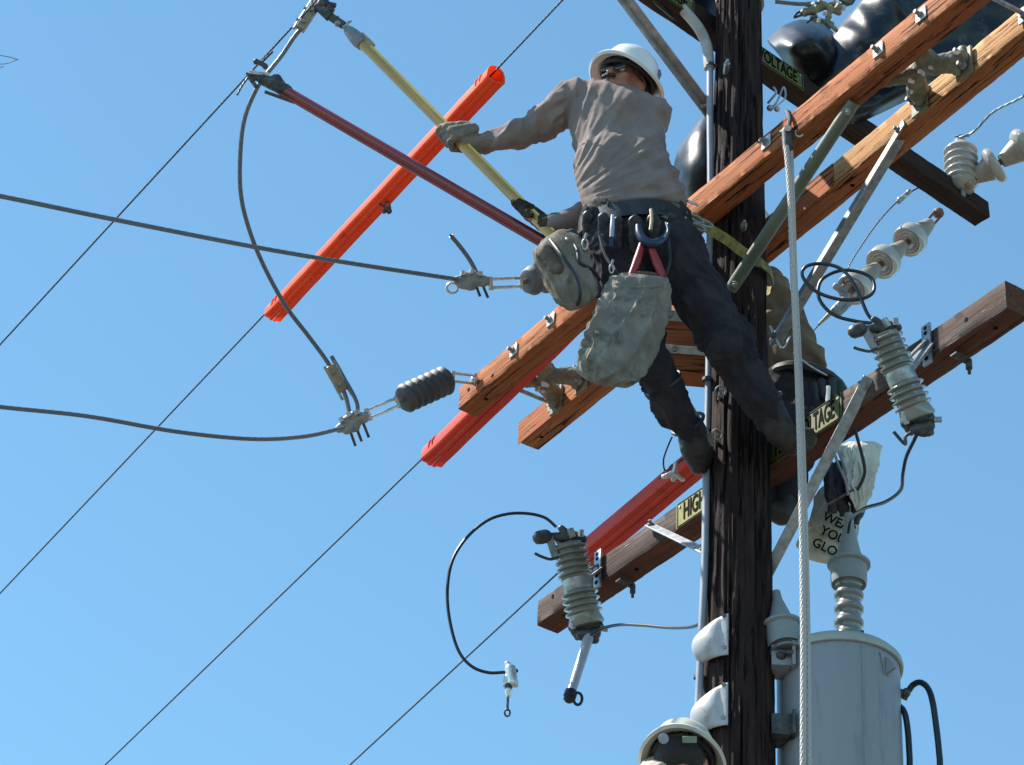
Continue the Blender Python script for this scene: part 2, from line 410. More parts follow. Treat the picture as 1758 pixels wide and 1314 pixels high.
# ------------------------------------------------------------------ setting
g = MB(); n_ = 48
vs = [(0, 0, 0)]; rad = [3, 8, 20, 60, 200, 800, 4000]
for r in rad:
    for k in range(n_): vs.append((r*math.cos(2*math.pi*k/n_), r*math.sin(2*math.pi*k/n_), 0))
fs = [(0, 1+k, 1+(k+1) % n_) for k in range(n_)]
for i in range(len(rad)-1):
    for k in range(n_):
        a = 1+i*n_; k2 = (k+1) % n_; fs.append((a+k, a+n_+k, a+n_+k2, a+k2))
g.add(vs, fs); tag(g.build('ground', M_ground, origin=(0, 0, 0)), kind='structure')

# ------------------------------------------------------------------ pole
def pole_r(z):                                     # radius at a height, from the photo's two edges
    z0, r0 = P(1266, 1300, 0).z, ps(119, 0)/2; z1, r1 = P(1271, 100, 0).z, ps(89, 0)/2
    return r0 + (z-z0)*(r1-r0)/(z1-z0)
def build_pole():
    t = thing('utility_pole', 'tall dark creosoted wooden pole rising through all the crossarms', 'utility pole', (PX, 0, 0))
    m = MB(); n = 96; zs = []; z = -.4
    while z < ZC+2.35: zs.append(z); z += .25 if z < ZC-2 else .03
    vs = []; fs = []
    for z in zs:
        r = pole_r(max(z, ZC-2.5) if z > ZC-2.5 else z) if z > ZC-3 else pole_r(ZC-3)+.01*(ZC-3-z)
        for k in range(n):
            th = 2*math.pi*k/n; c, s_ = math.cos(th), math.sin(th)
            g1 = noise.noise(V((c*9, s_*9, z*1.1))); g2 = noise.noise(V((c*22+9, s_*22, z*2.3)))
            d = -.010*max(0, (1-abs(g1)*5)) - .005*max(0, 1-abs(g2)*4) + .003*noise.noise(V((c*2, s_*2, z*.8)))
            vs.append((PX+(r+d)*c, (r+d)*s_, z))
    for i in range(len(zs)-1):
        for k in range(n):
            k2 = (k+1) % n; fs.append((i*n+k, i*n+k2, (i+1)*n+k2, (i+1)*n+k))
    fs.append(tuple((len(zs)-1)*n+k for k in range(n)))
    m.add(vs, fs); m.build('shaft', M_pole, t, ang=70)
    # eye nut and short bolts left in the pole face
    for (x, y) in ((1237, 672), (1231, 746)):
        c = P(x, y, -.125); e = MB(); e.tube([c + (RT*math.cos(a) + UP*math.sin(a))*ps(9) for a in [i*math.pi/5 for i in range(10)]], .004, 6, closed=True, spline=False)
        e.cyl(c + V((0, .05, 0)), c, .007); e.build('eye_bolt', M_dull, t)
    b = MB()
    for (x, y) in ((1277, 388), (1248, 112)):
        c = P(x, y, -.12); b.cyl(c+V((0, .05, 0)), c-V((0, .012, 0)), .012, n=6); b.cyl(c-V((0, .01, 0)), c-V((0, .03, 0)), .006, n=8)
    b.build('bolt', M_galv, t)
    return t
build_pole()

# ------------------------------------------------------------------ crossarms
def arm_frame(p1, p2, off, z=None):
    z = z if z is not None else solve_z(p1, p2, off)
    a, b = PZ(*p1, z), PZ(*p2, z); d = (b-a).normalized(); n = V((-d.y, d.x, 0))
    class A: pass
    A.a = a; A.b = b; A.d = d; A.n = n; A.z = z
    A.pt = staticmethod(lambda s, t=0.0, h=0.0: a + d*s + n*t + V((0, 0, h)))
    def s_at(px, py=None):                          # arm length at which the near bottom edge crosses a photo column
        lo, hi = -2.0, 5.0
        for _ in range(50):
            m = (lo+hi)/2; q = a + d*m - CAM; x = 879 + F_PX*q.dot(RT)/q.dot(FW)
            if x < px: lo = m
            else: hi = m
        return m
    A.s = staticmethod(s_at); return A
def beam(name, label, A, L0, L1, T, H, mside, munder, seed=0, holes=()):
    mw = Matrix((( A.d.x, A.n.x, 0, A.a.x), (A.d.y, A.n.y, 0, A.a.y), (A.d.z, A.n.z, 1, A.a.z), (0, 0, 0, 1)))
    t = thing(name, label, 'crossarm', None, mat=mw)
    m = MB(); ns = int((L1-L0)/.02)+1; vs = []; fs = []
    sec = [(0, 0), (T/2, 0), (T, 0), (T, H/2), (T, H), (T/2, H), (0, H), (0, H*.66), (0, H*.33)]; c = len(sec)
    ch = .0035; sec = [(ch, 0), (T/2, 0), (T-ch, 0), (T, ch), (T, H/2), (T, H-ch), (T-ch, H), (T/2, H), (ch, H), (0, H-ch), (0, H*.66), (0, H*.33), (0, ch)]; c = len(sec)
    for i in range(ns+1):
        s = L0 + (L1-L0)*i/ns
        for k, (u, h) in enumerate(sec):
            j = .0034*noise.noise(V((s*9, k*3.1+seed, seed))) + .0018*noise.noise(V((s*40, k*1.7, seed)))
            vs.append(A.pt(s, u + (j if u in (0, T) else 0), h + (j if 0 < u < T else 0)))
    for i in range(ns):
        for k in range(c): k2 = (k+1) % c; fs.append((i*c+k, i*c+k2, (i+1)*c+k2, (i+1)*c+k))
    fs += [tuple(range(c-1, -1, -1)), tuple(ns*c+k for k in range(c))]
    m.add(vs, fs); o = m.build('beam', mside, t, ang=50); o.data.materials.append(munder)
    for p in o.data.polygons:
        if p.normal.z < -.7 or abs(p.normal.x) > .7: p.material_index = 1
    if holes:
        h = MB()
        for (s, face, u) in holes:
            q = A.pt(s, -.0015, u) if face == 'side' else A.pt(s, u, -.0015)
            dd = A.n if face == 'side' else V((0, 0, 1)); h.cyl(q, q+dd*.004, .0085, n=12)
        h.build('bolt_hole', M_ink, t)
    return t
AT, AH = .090, .112
A = arm_frame((787, 703), (1571, 61), -.19)
B = arm_frame((894, 761), (1689, 110), .1, z=A.z)
W = arm_frame((922, 1074), (1728.6, 527.5), .112)
EE = arm_frame((1533, 262), (1699, 374), .10)
def washer(A_, px, H, parent, face_t=0, big=.026, hh=None):
    s = A_.s(px); c = A_.pt(s, face_t-.004, H*.5 if hh is None else hh)
    m = MB(); m.box(c, (A_.d, A_.n, V((0, 0, 1))), (big, .0035, big)); o = m.build('square_washer', M_bright, parent, bevel=.002)
    m = MB(); m.cyl(c-A_.n*.001, c-A_.n*.014, .014, n=6); m.cyl(c-A_.n*.014, c-A_.n*.030, .008, n=10); m.build('nut', M_dull, o)
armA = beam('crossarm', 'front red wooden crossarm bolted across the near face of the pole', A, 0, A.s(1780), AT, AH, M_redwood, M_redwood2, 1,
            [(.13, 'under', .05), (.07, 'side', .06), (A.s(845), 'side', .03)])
for px in (868, 932, 1303, 1496, 1570): washer(A, px+14, AH, armA, hh=AH*.58)
armB = beam('crossarm', 'rear red wooden crossarm behind the pole, sunlight painted in tan on its side', B, 0, B.s(1860), AT, AH, M_tanwood, M_redwood, 4,
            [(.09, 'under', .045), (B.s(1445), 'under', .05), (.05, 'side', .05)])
armW = beam('crossarm', 'lowest weathered brown crossarm carrying two porcelain fuse cutouts', W, 0, W.s(1728), AT+.012, AH, M_oldwood, M_oldunder, 7,
            [(.10, 'side', .085), (.13, 'under', .04), (W.s(1075), 'under', .05), (W.s(1690), 'under', .05), (W.s(1660), 'side', .06)])
armE = beam('crossarm', 'black creosoted crossarm slanting down right with a white ribbed insulator on its end', EE, EE.s(1020), EE.s(1699), .085, .088, M_darkwood, M_darkwood, 12)
# red part of B near the pole: B's side is painted sunlit tan only right of x=1440 and red at its left end
def skin(A_, T_, H_, x0, x1, parent, mt, seed):
    m = MB(); s0, s1 = A_.s(x0), A_.s(x1); n = 24; vs = []; fs = []
    for i in range(n+1):
        s = s0+(s1-s0)*i/n
        for h in (.002, H_*.5, H_-.002):
            e = .012*noise.noise(V((h*40, seed, 1)))*(1 if i in (0, n) else 0)
            vs.append(A_.pt(s+e, -.0035, h))
    for i in range(n):
        for k in range(2): fs.append((i*3+k, i*3+k+1, i*3+k+4, i*3+k+3))
    b0 = len(vs); vs += [v + A_.n*.003 for v in vs]
    fs += [tuple(b0+k for k in reversed(f)) for f in fs]
    ring = [0, 1, 2] + [i*3+2 for i in range(1, n+1)] + [n*3+1] + [i*3 for i in range(n, 0, -1)]
    fs += [(ring[i], ring[(i+1) % len(ring)], ring[(i+1) % len(ring)]+b0, ring[i]+b0) for i in range(len(ring))]
    m.add(vs, fs); m.build('unlit_red_face', mt, parent)  # shaded stretch of the side, kept red over the sunlit tan
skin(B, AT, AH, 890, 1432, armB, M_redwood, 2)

# bolts joining the two red arms
def spacer(px, label):
    s = A.s(px); p0 = A.pt(s, AT-.004, .06); p1 = B.a + B.d*((p0-B.a).dot(B.d)) + V((0, 0, .06)); p1 -= B.n*.002
    t = thing('spacer_bolt', label, 'bolt', p0)
    m = MB(); m.cyl(p0, p1, .009); m.build('rod', M_galv, t)
    m = MB(); d = (p1-p0).normalized()
    for q in (p1-d*.012,): m.cyl(q-d*.012, q, .019, n=6); m.box(q+d*.005, (B.d, B.n, V((0, 0, 1))), (.03, .003, .03))
    m.build('nut', M_dull, t)
spacer(832, 'steel rod joining the two red crossarms at their lower left ends')
spacer(1655, 'steel rod joining the two red crossarms near the top right corner')

# cast dead-end brackets between the red arms
def cast_bracket(px, label, wid=.30):
    s = B.s(px); o = B.pt(s, -.01, 0); t = thing('crossarm_bracket', label, 'bracket', o)
    gap = (o - A.a).dot(A.n) - AT
    m = Blob()
    zc = AH*.55
    for sg in (-1, 1):
        m.cap(B.pt(s+sg*.03, -gap*.55, zc), .034, B.pt(s+sg*wid*.34, -.02, zc+.01), .04)
        m.cap(B.pt(s+sg*wid*.30, -.03, zc-.03), .022, B.pt(s+sg*wid*.36, -.012, zc+.05), .024)
    m.cap(B.pt(s-wid*.22, -gap*.55, zc+.02), .026, B.pt(s+wid*.16, -gap*.62, zc+.02), .03)
    m.cap(B.pt(s-wid*.4, -gap*.98, zc), .022, B.pt(s-.02, -gap*.6, zc), .03)
    m.cap(B.pt(s+wid*.3, -gap*.98, zc+.01), .022, B.pt(s+.02, -gap*.6, zc), .03)
    q = remesh(m, .006, 2, lambda c, n: .004*fbm(c, 45)); q.build('casting', M_cast, t)
    for sg in (-1, 1):
        f = MB(); f.box(B.pt(s+sg*wid*.36, -.011, AH*.5), (B.d, B.n, V((0, 0, 1))), (.042, .006, AH*.52)); f.build('flange', M_cast, t, bevel=.003)
    bts = MB()
    for (a, h) in ((-.30, .09), (.36, .10), (-.42, .06), (.40, .03), (-.36, .115)):
        c = B.pt(s+a*wid, -.022, h); bts.cyl(c, c-B.n*.016, .015, n=6); bts.cyl(c-B.n*.015, c-B.n*.034, .008, n=8)
    bts.build('bolt', M_dull, t)
    st = MB(); random.seed(px)
    for i in range(7):
        c = B.pt(s+random.uniform(-.09, .07), -gap*.5+random.uniform(-.02, .03)-.03, random.uniform(0, .09))
        st.cyl(c, c+V((random.uniform(-.02, .02), -.012, random.uniform(-.01, .02))), .008, n=8)
    st.build('hardware', M_bright, t)
cast_bracket(1622, 'greenish cast bracket bridging the red crossarms at upper right', .34)
cast_bracket(980, 'greenish cast bracket half hidden by the grey canvas bag', .26)

# braces
def strut(name, label, p0, p1, w_, t_, m_, kink=None, ref=FW, prof='flat'):
    t = thing(name, label, 'brace', p1)
    m = MB(); p0, p1 = V(p0), V(p1); d = (p1-p0).normalized()
    if prof == 'round':
        m.tube([p0, p0+d*.04, p0+d*.10, p1-d*.10, p1-d*.04, p1], [w_*.45, w_*.5, w_*.5, w_*.5, w_*.5, w_*.45], 14, spline=False)
    else:
        m.bar(p0, p1, w_, t_, ref)
        if prof == 'angle':
            dd, a, b = frame_of(d, ref); m.bar(p0+a*(w_/2-t_/2)+b*(w_*.42), p1+a*(w_/2-t_/2)+b*(w_*.42), t_, w_*.8, ref)
    m.build('bar', m_, t, bevel=.002)
    h = MB()
    for q in (p0+d*.035, p1-d*.035):
        dd, a, b = frame_of(d, ref); v = b if b.dot(FW) < 0 else -b
        k = w_*.5 if prof == 'round' else t_*.5
        h.cyl(q+v*(k-.004), q+v*(k+.008), .013, n=6); h.cyl(q+v*(k+.007), q+v*(k+.020), .007, n=8)
    h.build('bolt', M_dull, t)
    return t
sA = A.s(1449); strut('crossarm_brace', 'round green brace crossing in front of the pole up to the front red crossarm', P(1254, 498, -.17), A.pt(sA, .045, -.016), ps(23), 0, M_green, prof='round')
sB = B.s(1556); strut('crossarm_brace', 'grey angle brace rising to the underside of the rear red crossarm', P(1322, 590, .10), B.pt(sB, -.01, .02), ps(26), .006, M_galv, ref=V((.3, -1, .2)), prof='angle')
strut('crossarm_brace', 'grey steel brace slanting down to the pole behind the white hard hat', P(1213, 196, .06), P(1040, -34, -.42), ps(21), .008, M_dull, ref=V((0.2, -1, .3)), prof='angle')
strut('crossarm_brace', 'short flat grey brace on the left half of the lowest crossarm', P(1212, 948, .06), W.pt(W.s(1117), -.012, .10), ps(16), .007, M_galv, ref=V((0, 1, .1)))
strut('crossarm_brace', 'flat grey brace from the pole up to the right half of the lowest crossarm', P(1318, 985, .02), W.pt(W.s(1497), -.010, .085), ps(19), .008, M_galv, ref=V((0, 1, .1)))

# warning plates
def text_mesh(txt, size, depth=.0012):
    cu = bpy.data.curves.new('t', 'FONT'); cu.body = txt; cu.size = size; cu.extrude = depth; cu.align_x = 'CENTER'; cu.align_y = 'CENTER'; cu.offset = size*.018
    o = bpy.data.objects.new('t', cu); C.objects.link(o); dg = bpy.context.evaluated_depsgraph_get()
    me = bpy.data.meshes.new_from_object(o.evaluated_get(dg)); vs = [v.co.copy() for v in me.vertices]; fs = [list(p.vertices) for p in me.polygons]
    bpy.data.objects.remove(o); bpy.data.curves.remove(cu); bpy.data.meshes.remove(me); return vs, fs
def lettering(txt, size, c, ax, ay, parent, name='lettering', sx=1.0, mt=None):
    vs, fs = text_mesh(txt, size); az = ax.cross(ay).normalized()
    m = MB(); m.add([c + ax*(v.x*sx) + ay*v.y + az*v.z for v in vs], fs); return m.build(name, mt or M_ink, parent, smooth=False)
def warning(A_, x0, x1, H_, label, mt, inv=1, lift=-.004):
    s0, s1 = A_.s(x0), A_.s(x1); c = A_.pt((s0+s1)/2, lift, H_/2); L = abs(s1-s0)
    t = thing('warning_sign', label, 'sign', c)
    m = MB(); m.box(c, (A_.d, A_.n, V((0, 0, 1))), (L/2, .0015, H_*.48)); m.build('plate', mt, t)
    m = MB(); e = .0035
    for u in (-1, 1):
        m.box(c+V((0, 0, 1))*(u*(H_*.44))-A_.n*.002, (A_.d, A_.n, V((0, 0, 1))), (L/2-.006, .0008, e/2))
        m.box(c+A_.d*(u*(L/2-.008))-A_.n*.002, (A_.d, A_.n, V((0, 0, 1))), (e/2, .0008, H_*.43))
    m.build('border', M_ink, t)
    txt = lettering('HIGH VOLTAGE', H_*.92, c-A_.n*.0025, A_.d, V((0, 0, 1)), t, sx=L*.93/(H_*.92*8.1))
    m = MB()
    for u in (-1, 1):
        q = c + A_.d*(u*(L/2-.02)) + V((0, 0, H_*.3)); m.cyl(q, q-A_.n*.005, .006, n=10)
    m.build('nail', M_galv, t)
warning(W, 1163, 1300, AH, 'yellow HIGH VOLTAGE plate on the lowest crossarm left of the pole', M_sign)
warning(W, 1322, 1447, AH, 'greenish HIGH VOLTAGE plate on the lowest crossarm right of the pole', M_signd)
warning(EE, 1248, 1378, .088, 'faded green HIGH VOLTAGE plate on the black crossarm right of the pole top', M_signd)
warning(EE, 1052, 1190, .088, 'faded green HIGH VOLTAGE plate at the top edge left of the pole', M_signd)

# ------------------------------------------------------------------ conduit and its covers
def px_path(l): return [P(*q) for q in l]
def build_conduit():
    t = thing('conduit', 'thin grey plastic conduit strapped down the left edge of the pole', 'conduit', P(1205, 1200, -.03))
    m = MB(); m.tube(px_path([(1219, 95, -.02), (1219, 200, -.02), (1220, 330, -.02), (1218, 480, -.02), (1217, 640, -.02), (1213, 800, -.03), (1210, 960, -.04), (1203, 1120, -.045), (1198, 1240, -.045), (1195, 1400, -.045), (1190, 2400, -.05)]), .0135, 14)
    m.build('pipe', M_conduit, t)
    m = MB(); m.tube(px_path([(1130, -38, -.06), (1165, 8, -.05), (1197, 45, -.04), (1213, 78, -.025), (1218, 118, -.02)]), .0215, 14)
    m.build('sleeve', M_sleeve, t)
    for (x, y) in ((1219, 112), (1214, 652), (1212, 742), (1212, 792), (1200, 1162)):
        Y = -.03; c = P(x, y, Y); m = MB(); m.lathe(c-V((0, 0, .007)), (0, 0, 1), [(0, .015), (0, .0185), (.012, .0185), (.012, .015)], 18)
        m.bar(c+V((.014, .0, 0)), c+V((.05, .012, 0)), .012, .005); m.build('strap', M_darkmet, t)
    c = P(1216, 60, -.03)
build_conduit()
def ground_cover(x, y, label, tilt):
    c = P(x, y, -.115); t = thing('wire_guard_cover', label, 'cover', c, 'white plastic covers screwed to the pole')
    # a bulged shell: flat flange against the pole, domed over the conduit
    m = MB(); nx, ny = 16, 14; vs = []; fs = []
    wd, ht = ps(53)*1.0, ps(62)/cP
    for j in range(ny+1):
        for i in range(nx+1):
            u, v = i/nx, j/ny
            a = R_(-112 + 52*u); base_r = pole_r(c.z)+.006
            dome = math.sin(math.pi*min(1, max(0, v*1.0)))**.6 * max(0, 1-u*1.35)**.55*.036
            r = base_r + .004 + dome
            a2 = a-math.radians(50)
            zz = (v-.5)*ht*(1-.25*(1-u)) + (u*.25*ht*.35) - .01
            vs.append(V((PX, 0, c.z)) + V((r*math.cos(a2-.0), r*math.sin(a2), zz)))
    for j in range(ny):
        for i in range(nx): k = j*(nx+1)+i; fs.append((k, k+1, k+nx+2, k+nx+1))
    m.add(vs, fs); o = m.build('shell', M_cover, t, ang=60)
    s = o.modifiers.new('thick', 'SOLIDIFY'); s.thickness = .006; s.offset = 1
    m = MB()
    for v in (-.36, .42):
        a2 = R_(-60-56)+.0; q = V((PX, 0, c.z)) + V((math.cos(a2), math.sin(a2), 0))*(pole_r(c.z)+.012) + V((0, 0, v*ht+.01))
        n = V((math.cos(a2), math.sin(a2), 0)); m.cyl(q, q+n*.007, .008, n=10)
    m.build('screw', M_darkmet, t)
ground_cover(1222, 1092, 'upper white plastic cover screwed over the conduit on the pole', 0)
ground_cover(1223, 1212, 'lower white plastic cover just above the cream hard hat', 0)

# ------------------------------------------------------------------ overhead conductors
def zof(x, y, Y): return P(x, y, Y).z
def extend(p0, p1, a, b): d = (p1-p0); return p0 - d*a, p1 + d*b
def wire(name, label, cat, pts, r, m_, group=None, spline=True):
    m = MB(); m.tube(pts, r, 8, spline=spline, sub=10); o = m.build(name, m_, ang=60); return tag(o, label, cat, group)
z1 = zof(520, 30, -.1)
c1a, c1b = PZ(0, 592, z1), PZ(541, 4, z1)
wire('overhead_wire', 'thin wire at upper left that the two clamp poles hold', 'wire', extend(c1a, c1b, 1.2, .9), .0042, M_thin, 'thin wires running diagonally across the sky', False)
z2 = zof(660, 335, .45); q0, q1 = PZ(0, 1019, z2), PZ(968, -2, z2)
wire('overhead_wire', 'thin wire running through the long orange hose', 'wire', extend(q0, q1, 1.0, .5), .0038, M_thin, 'thin wires running diagonally across the sky', False)
z3 = zof(850, 680, A.pt(A.s(850), AT).y + .16); r0, r1 = PZ(178, 1316, z3), PZ(735, 778, z3)
wire('overhead_wire', 'thin wire entering the short red hose below the front crossarm end', 'wire', extend(r0, r1, 1.0, .42), .0038, M_thin, 'thin wires running diagonally across the sky', False)
z4 = zof(1080, 890, 1.05); s0, s1 = PZ(598, 1316, z4), PZ(960, 982, z4)
wire('overhead_wire', 'lowest thin wire passing behind the left fuse cutout', 'wire', extend(s0, s1, 1.0, .62), .0038, M_thin, 'thin wires running diagonally across the sky', False)

def hose(label, p0, p1, z, r, m_, x0off=0):
    """line hose: a thick tube with a slot and lip along its underside and a bell at each end"""
    a, b = PZ(*p0, z), PZ(*p1, z); d = (b-a).normalized(); L = (b-a).length
    t = thing('line_hose', label, 'line hose', a)
    _, s_, u_ = frame_of(d)
    if u_.z < 0: u_ = -u_; 
    prof = []; n = 22
    # C section open at the bottom, with two lips
    outer = []; inner = []
    for k in range(n+1):
        th = R_(-76 + 332*k/n); outer.append((math.cos(th)*r, math.sin(th)*r)); inner.append((math.cos(th)*r*.72, math.sin(th)*r*.72))
    o_ = [(.05, -1.12), (.34, -1.12), (.46, -.96), (.98, -.90), (1.06, -.74), (1.0, .10), (.80, .62), (.34, .96), (-.34, .96), (-.80, .62), (-1.0, .10), (-1.06, -.74), (-.98, -.90), (-.46, -.96), (-.34, -1.12), (-.05, -1.12)]
    i_ = [(-.04, -1.00), (-.30, -.86), (-.88, -.74), (-.86, .06), (-.68, .52), (-.28, .80), (.28, .80), (.68, .52), (.86, .06), (.88, -.74), (.30, -.86), (.04, -1.00)]
    sec = [(x*r, y*r) for x, y in o_ + i_]
    m = MB(); vs = []; fs = []; steps = []
    N = max(12, int(L/.04))
    for i in range(N+1): steps.append(L*i/N)
    for i, s in enumerate(steps):
        k = 1.0
        if s < .03 or s > L-.03: k = 1.05
        wob = .0018*noise.noise(V((s*5, z, 1)))
        for (x, y) in sec: vs.append(a + d*s + s_*((x*k)+wob) + u_*(y*k + wob))
    c = len(sec)
    for i in range(N):
        for k in range(c): k2 = (k+1) % c; fs.append((i*c+k, i*c+k2, (i+1)*c+k2, (i+1)*c+k))
    fs += [tuple(range(c-1, -1, -1)), tuple(N*c+k for k in range(c))]
    m.add(vs, fs); m.build('hose', m_, t, ang=24)
    m = MB()
    for e, sg in ((0, 1), (L, -1)):
        for j in range(2):
            cc = a + d*(e + sg*(.06+.03*j)); m.tube([cc + s_*math.cos(q)*r*1.04 + u_*math.sin(q)*r*1.0 for q in [R_(-40+260*i/14) for i in range(15)]], .004, 6, spline=False)
    m.build('end_rib', m_, t)
    return t, a, b
hose('long bright orange hose tilted up behind the yellow clamp pole', (469, 537), (852, 127), z2, ps(16.5, .45), M_orange)
hose('short red hose poking out under the lower left end of the front crossarm', (742, 782), (990, 541), z3, ps(20.5, 1.4), M_red)
hose('red hose leading from the lineman boot down to the left fuse cutout', (994, 960), (1236, 757), z4, ps(21.5, 1.0), M_red)
# clip on the orange hose, and silver clamp on the red one
def clip(x, y, Y, label, m_, name='hose_clip'):
    c = P(x, y, Y); t = thing(name, label, 'clip', c)
    m = MB(); k = ps(1, Y)
    m.box(c, (RT, FW, UP), (k*7, .012, k*4)); m.ball(c+(RT*3-UP*5)*k, k*6, 8); m.ball(c+(RT*-6+UP*-6)*k, k*4.5, 8)
    m.bar(c+(RT*-4+UP*2)*k, c+(RT*-16+UP*9)*k, k*4, k*3); m.build('clip_body', m_, t, bevel=.002)
    m = MB(); m.tube([c+(RT*math.cos(a)*5+UP*(math.sin(a)*6+6))*k for a in [i*math.pi/5 for i in range(10)]], k*1.6, 6, closed=True, spline=False); m.build('ring', m_, t)
clip(665, 358, .45, 'small dark clip hanging under the long orange hose', M_darkmet)
def hose_clamp():
    Y = .62; c = P(1158, 812, Y); k = ps(1, Y); t = thing('hose_clamp', 'silver star shaped clamp hanging on the red hose beside the boot', 'clamp', c)
    m = Blob()
    for a, L in ((80, 15), (200, 20), (-40, 18), (-100, 12)):
        m.cap(c, k*5.5, c+(RT*math.cos(R_(a))+UP*math.sin(R_(a)))*k*L, k*4.2)
    remesh(m, .003, 1).build('clamp_body', M_bright, t)
    m = MB(); m.tube([c+(RT*(-4)+UP*14)*k, c+(RT*(-16)+UP*4)*k, c+(RT*-19+UP*22)*k, c+(RT*-12+UP*44)*k, c+(RT*-4+UP*62)*k], k*1.5, 6); m.build('cord', M_blacklead, t)
hose_clamp()

# dead-ended thick conductors on the left
Yc1 = .22; Yc2 = .90
wire('conductor_cable', 'thick grey conductor crossing the orange hose to the upper clamp', 'cable',
     [P(-230, 292, -1.35), P(0, 337, -1.05), P(190, 376, -.80), P(430, 423, -.40), P(600, 452, -.12), P(785, 480, Yc1)], .0085, M_alu, 'thick conductors coming in from the left')
wire('conductor_cable', 'thick grey conductor sagging in low from the left edge to the lower clamp', 'cable',
     [P(-240, 672, -.40), P(0, 699, 0), P(150, 715, .22), P(300, 741, .42), P(430, 754, .62), P(520, 750, .78), P(590, 735, Yc2)], .0085, M_alu, 'thick conductors coming in from the left')

def clevis_rod(m, a, b, r=.006):
    d, s_, u_ = frame_of(b-a, FW)
    for k in (-1, 1): m.cyl(a+s_*k*.016, b+s_*k*.016, r, n=10)
    for q in (a, b): m.cyl(q-s_*.026, q+s_*.026, r*1.5, n=10)
def deadend(label, tip, Yt, body, Yb, arm, Ya, r, m_, ns, lab_c, clampP, Yc, stub):
    """polymer dead-end insulator between the crossarm and the conductor clamp"""
    a = P(*arm, Ya); b1 = P(*body[0], Yb[0]); b0 = P(*body[1], Yb[1]); tp = P(*tip, Yt)
    t = thing('deadend_insulator', label, 'insulator', a)
    d = (b1-b0); L = d.length; prof = []
    for i in range(ns):
        s = L*i/ns; st = L/ns
        prof += [(s, r*.80), (s+st*.22, r*.86), (s+st*.45, r), (s+st*.58, r), (s+st*.8, r*.86)]
    prof = [(-.004, r*.35), (-.002, r*.7)] + prof + [(L, r*.78), (L+.003, r*.3)]
    m = MB(); m.lathe(b0, d, prof, 28); m.build('sheds', m_, t, ang=60)
    m = MB(); dd = d.normalized(); m.cyl(b0-dd*.03, b0+dd*.01, .010); m.cyl(b1-dd*.01, b1+dd*.03, .010)
    m.build('end_fitting', M_galv, t)
    m = MB(); clevis_rod(m, b1+dd*.03, a-dd*.0); m.ball(a, .018, 8); m.build('shackle', M_bright, t)
    m = MB(); q = P(*tip, Yt); clevis_rod(m, b0-dd*.03, q, .0065); m.build('clevis', M_bright, t)
    return t
deadend('grey ribbed insulator disappearing behind the canvas tool bucket', (842, 487), .25, ((985, 470), (905, 483)), (.46, .36), (1012, 470), .50, ps(27, .4), M_poly, 4, '', None, 0, 0)
deadend('dark ribbed insulator fixed to the lower left end of the front crossarm', (632, 712), .93, ((768, 652), (692, 686)), (1.07, 1.0), (815, 652), 1.14, ps(27, 1.0), M_polyd, 7, '', None, 0, 0)
def bolted_clamp(label, c, Y, ang, stubs, eye):
    o = P(*c, Y); k = ps(1, Y); t = thing('strain_clamp', label, 'clamp', o)
    ca, sa = math.cos(R_(ang)), math.sin(R_(ang)); ex = RT*ca+UP*sa; ey = -RT*sa+UP*ca
    m = Blob(); m.cap(o-ex*k*24, k*8, o+ex*k*22, k*11, (FW, .8)); m.cap(o+ex*k*8+ey*k*10, k*9, o-ex*k*12+ey*k*8, k*7); m.cap(o+ex*k*2-ey*k*8, k*10, o-ex*k*14-ey*k*8, k*8)
    remesh(m, .0035, 1, lambda c_, n: .0016*fbm(c_, 90)).build('clamp_body', M_dull, t)
    m = MB()
    for i, s in enumerate(stubs):
        q = o+ex*k*s[0]; m.cyl(q-ey*k*4, q-ey*k*4+(RT*s[1]-UP*s[2])*k, k*2.6, n=8)
    m.build('bolt_stud', M_darkmet, t)
    m = MB()
    for (dx, dy) in ((-14, 9), (2, 12), (16, 9)): m.cyl(o+ex*k*dx+ey*k*dy-FW*.018, o+ex*k*dx+ey*k*(dy+8)-FW*.018, k*5, n=6)
    m.build('nut', M_bright, t)
    if eye:
        m = MB(); e = o+ex*k*eye[0]+ey*k*eye[1]; m.tube([e+(RT*math.cos(a)*10+UP*math.sin(a)*9)*k for a in [i*math.pi/6 for i in range(12)]], k*2.6, 8, closed=True, spline=False); m.build('eye', M_bright, t)
bolted_clamp('bolted clamp gripping the upper thick conductor below the loose tail', (808, 482), .24, -2, ((8, 9, 24), (20, 11, 26), (-4, 4, 14)), (-32, -14))
bolted_clamp('bolted clamp where the lower conductor, jumper and insulator meet', (604, 726), .92, 25, ((-8, 12, 34), (4, 12, 31), (18, 12, 30)), None)
tail = MB(); tail.tube([P(774, 405, .12), P(790, 424, .17), P(806, 446, .21), P(819, 470, .25)], .0085, 10); tail.cyl(P(774, 405, .12)+RT*0, P(773, 403, .118), .006)
tag(tail.build('conductor_tail', M_alu), 'short cut conductor tail sticking up from the upper clamp', 'cable')
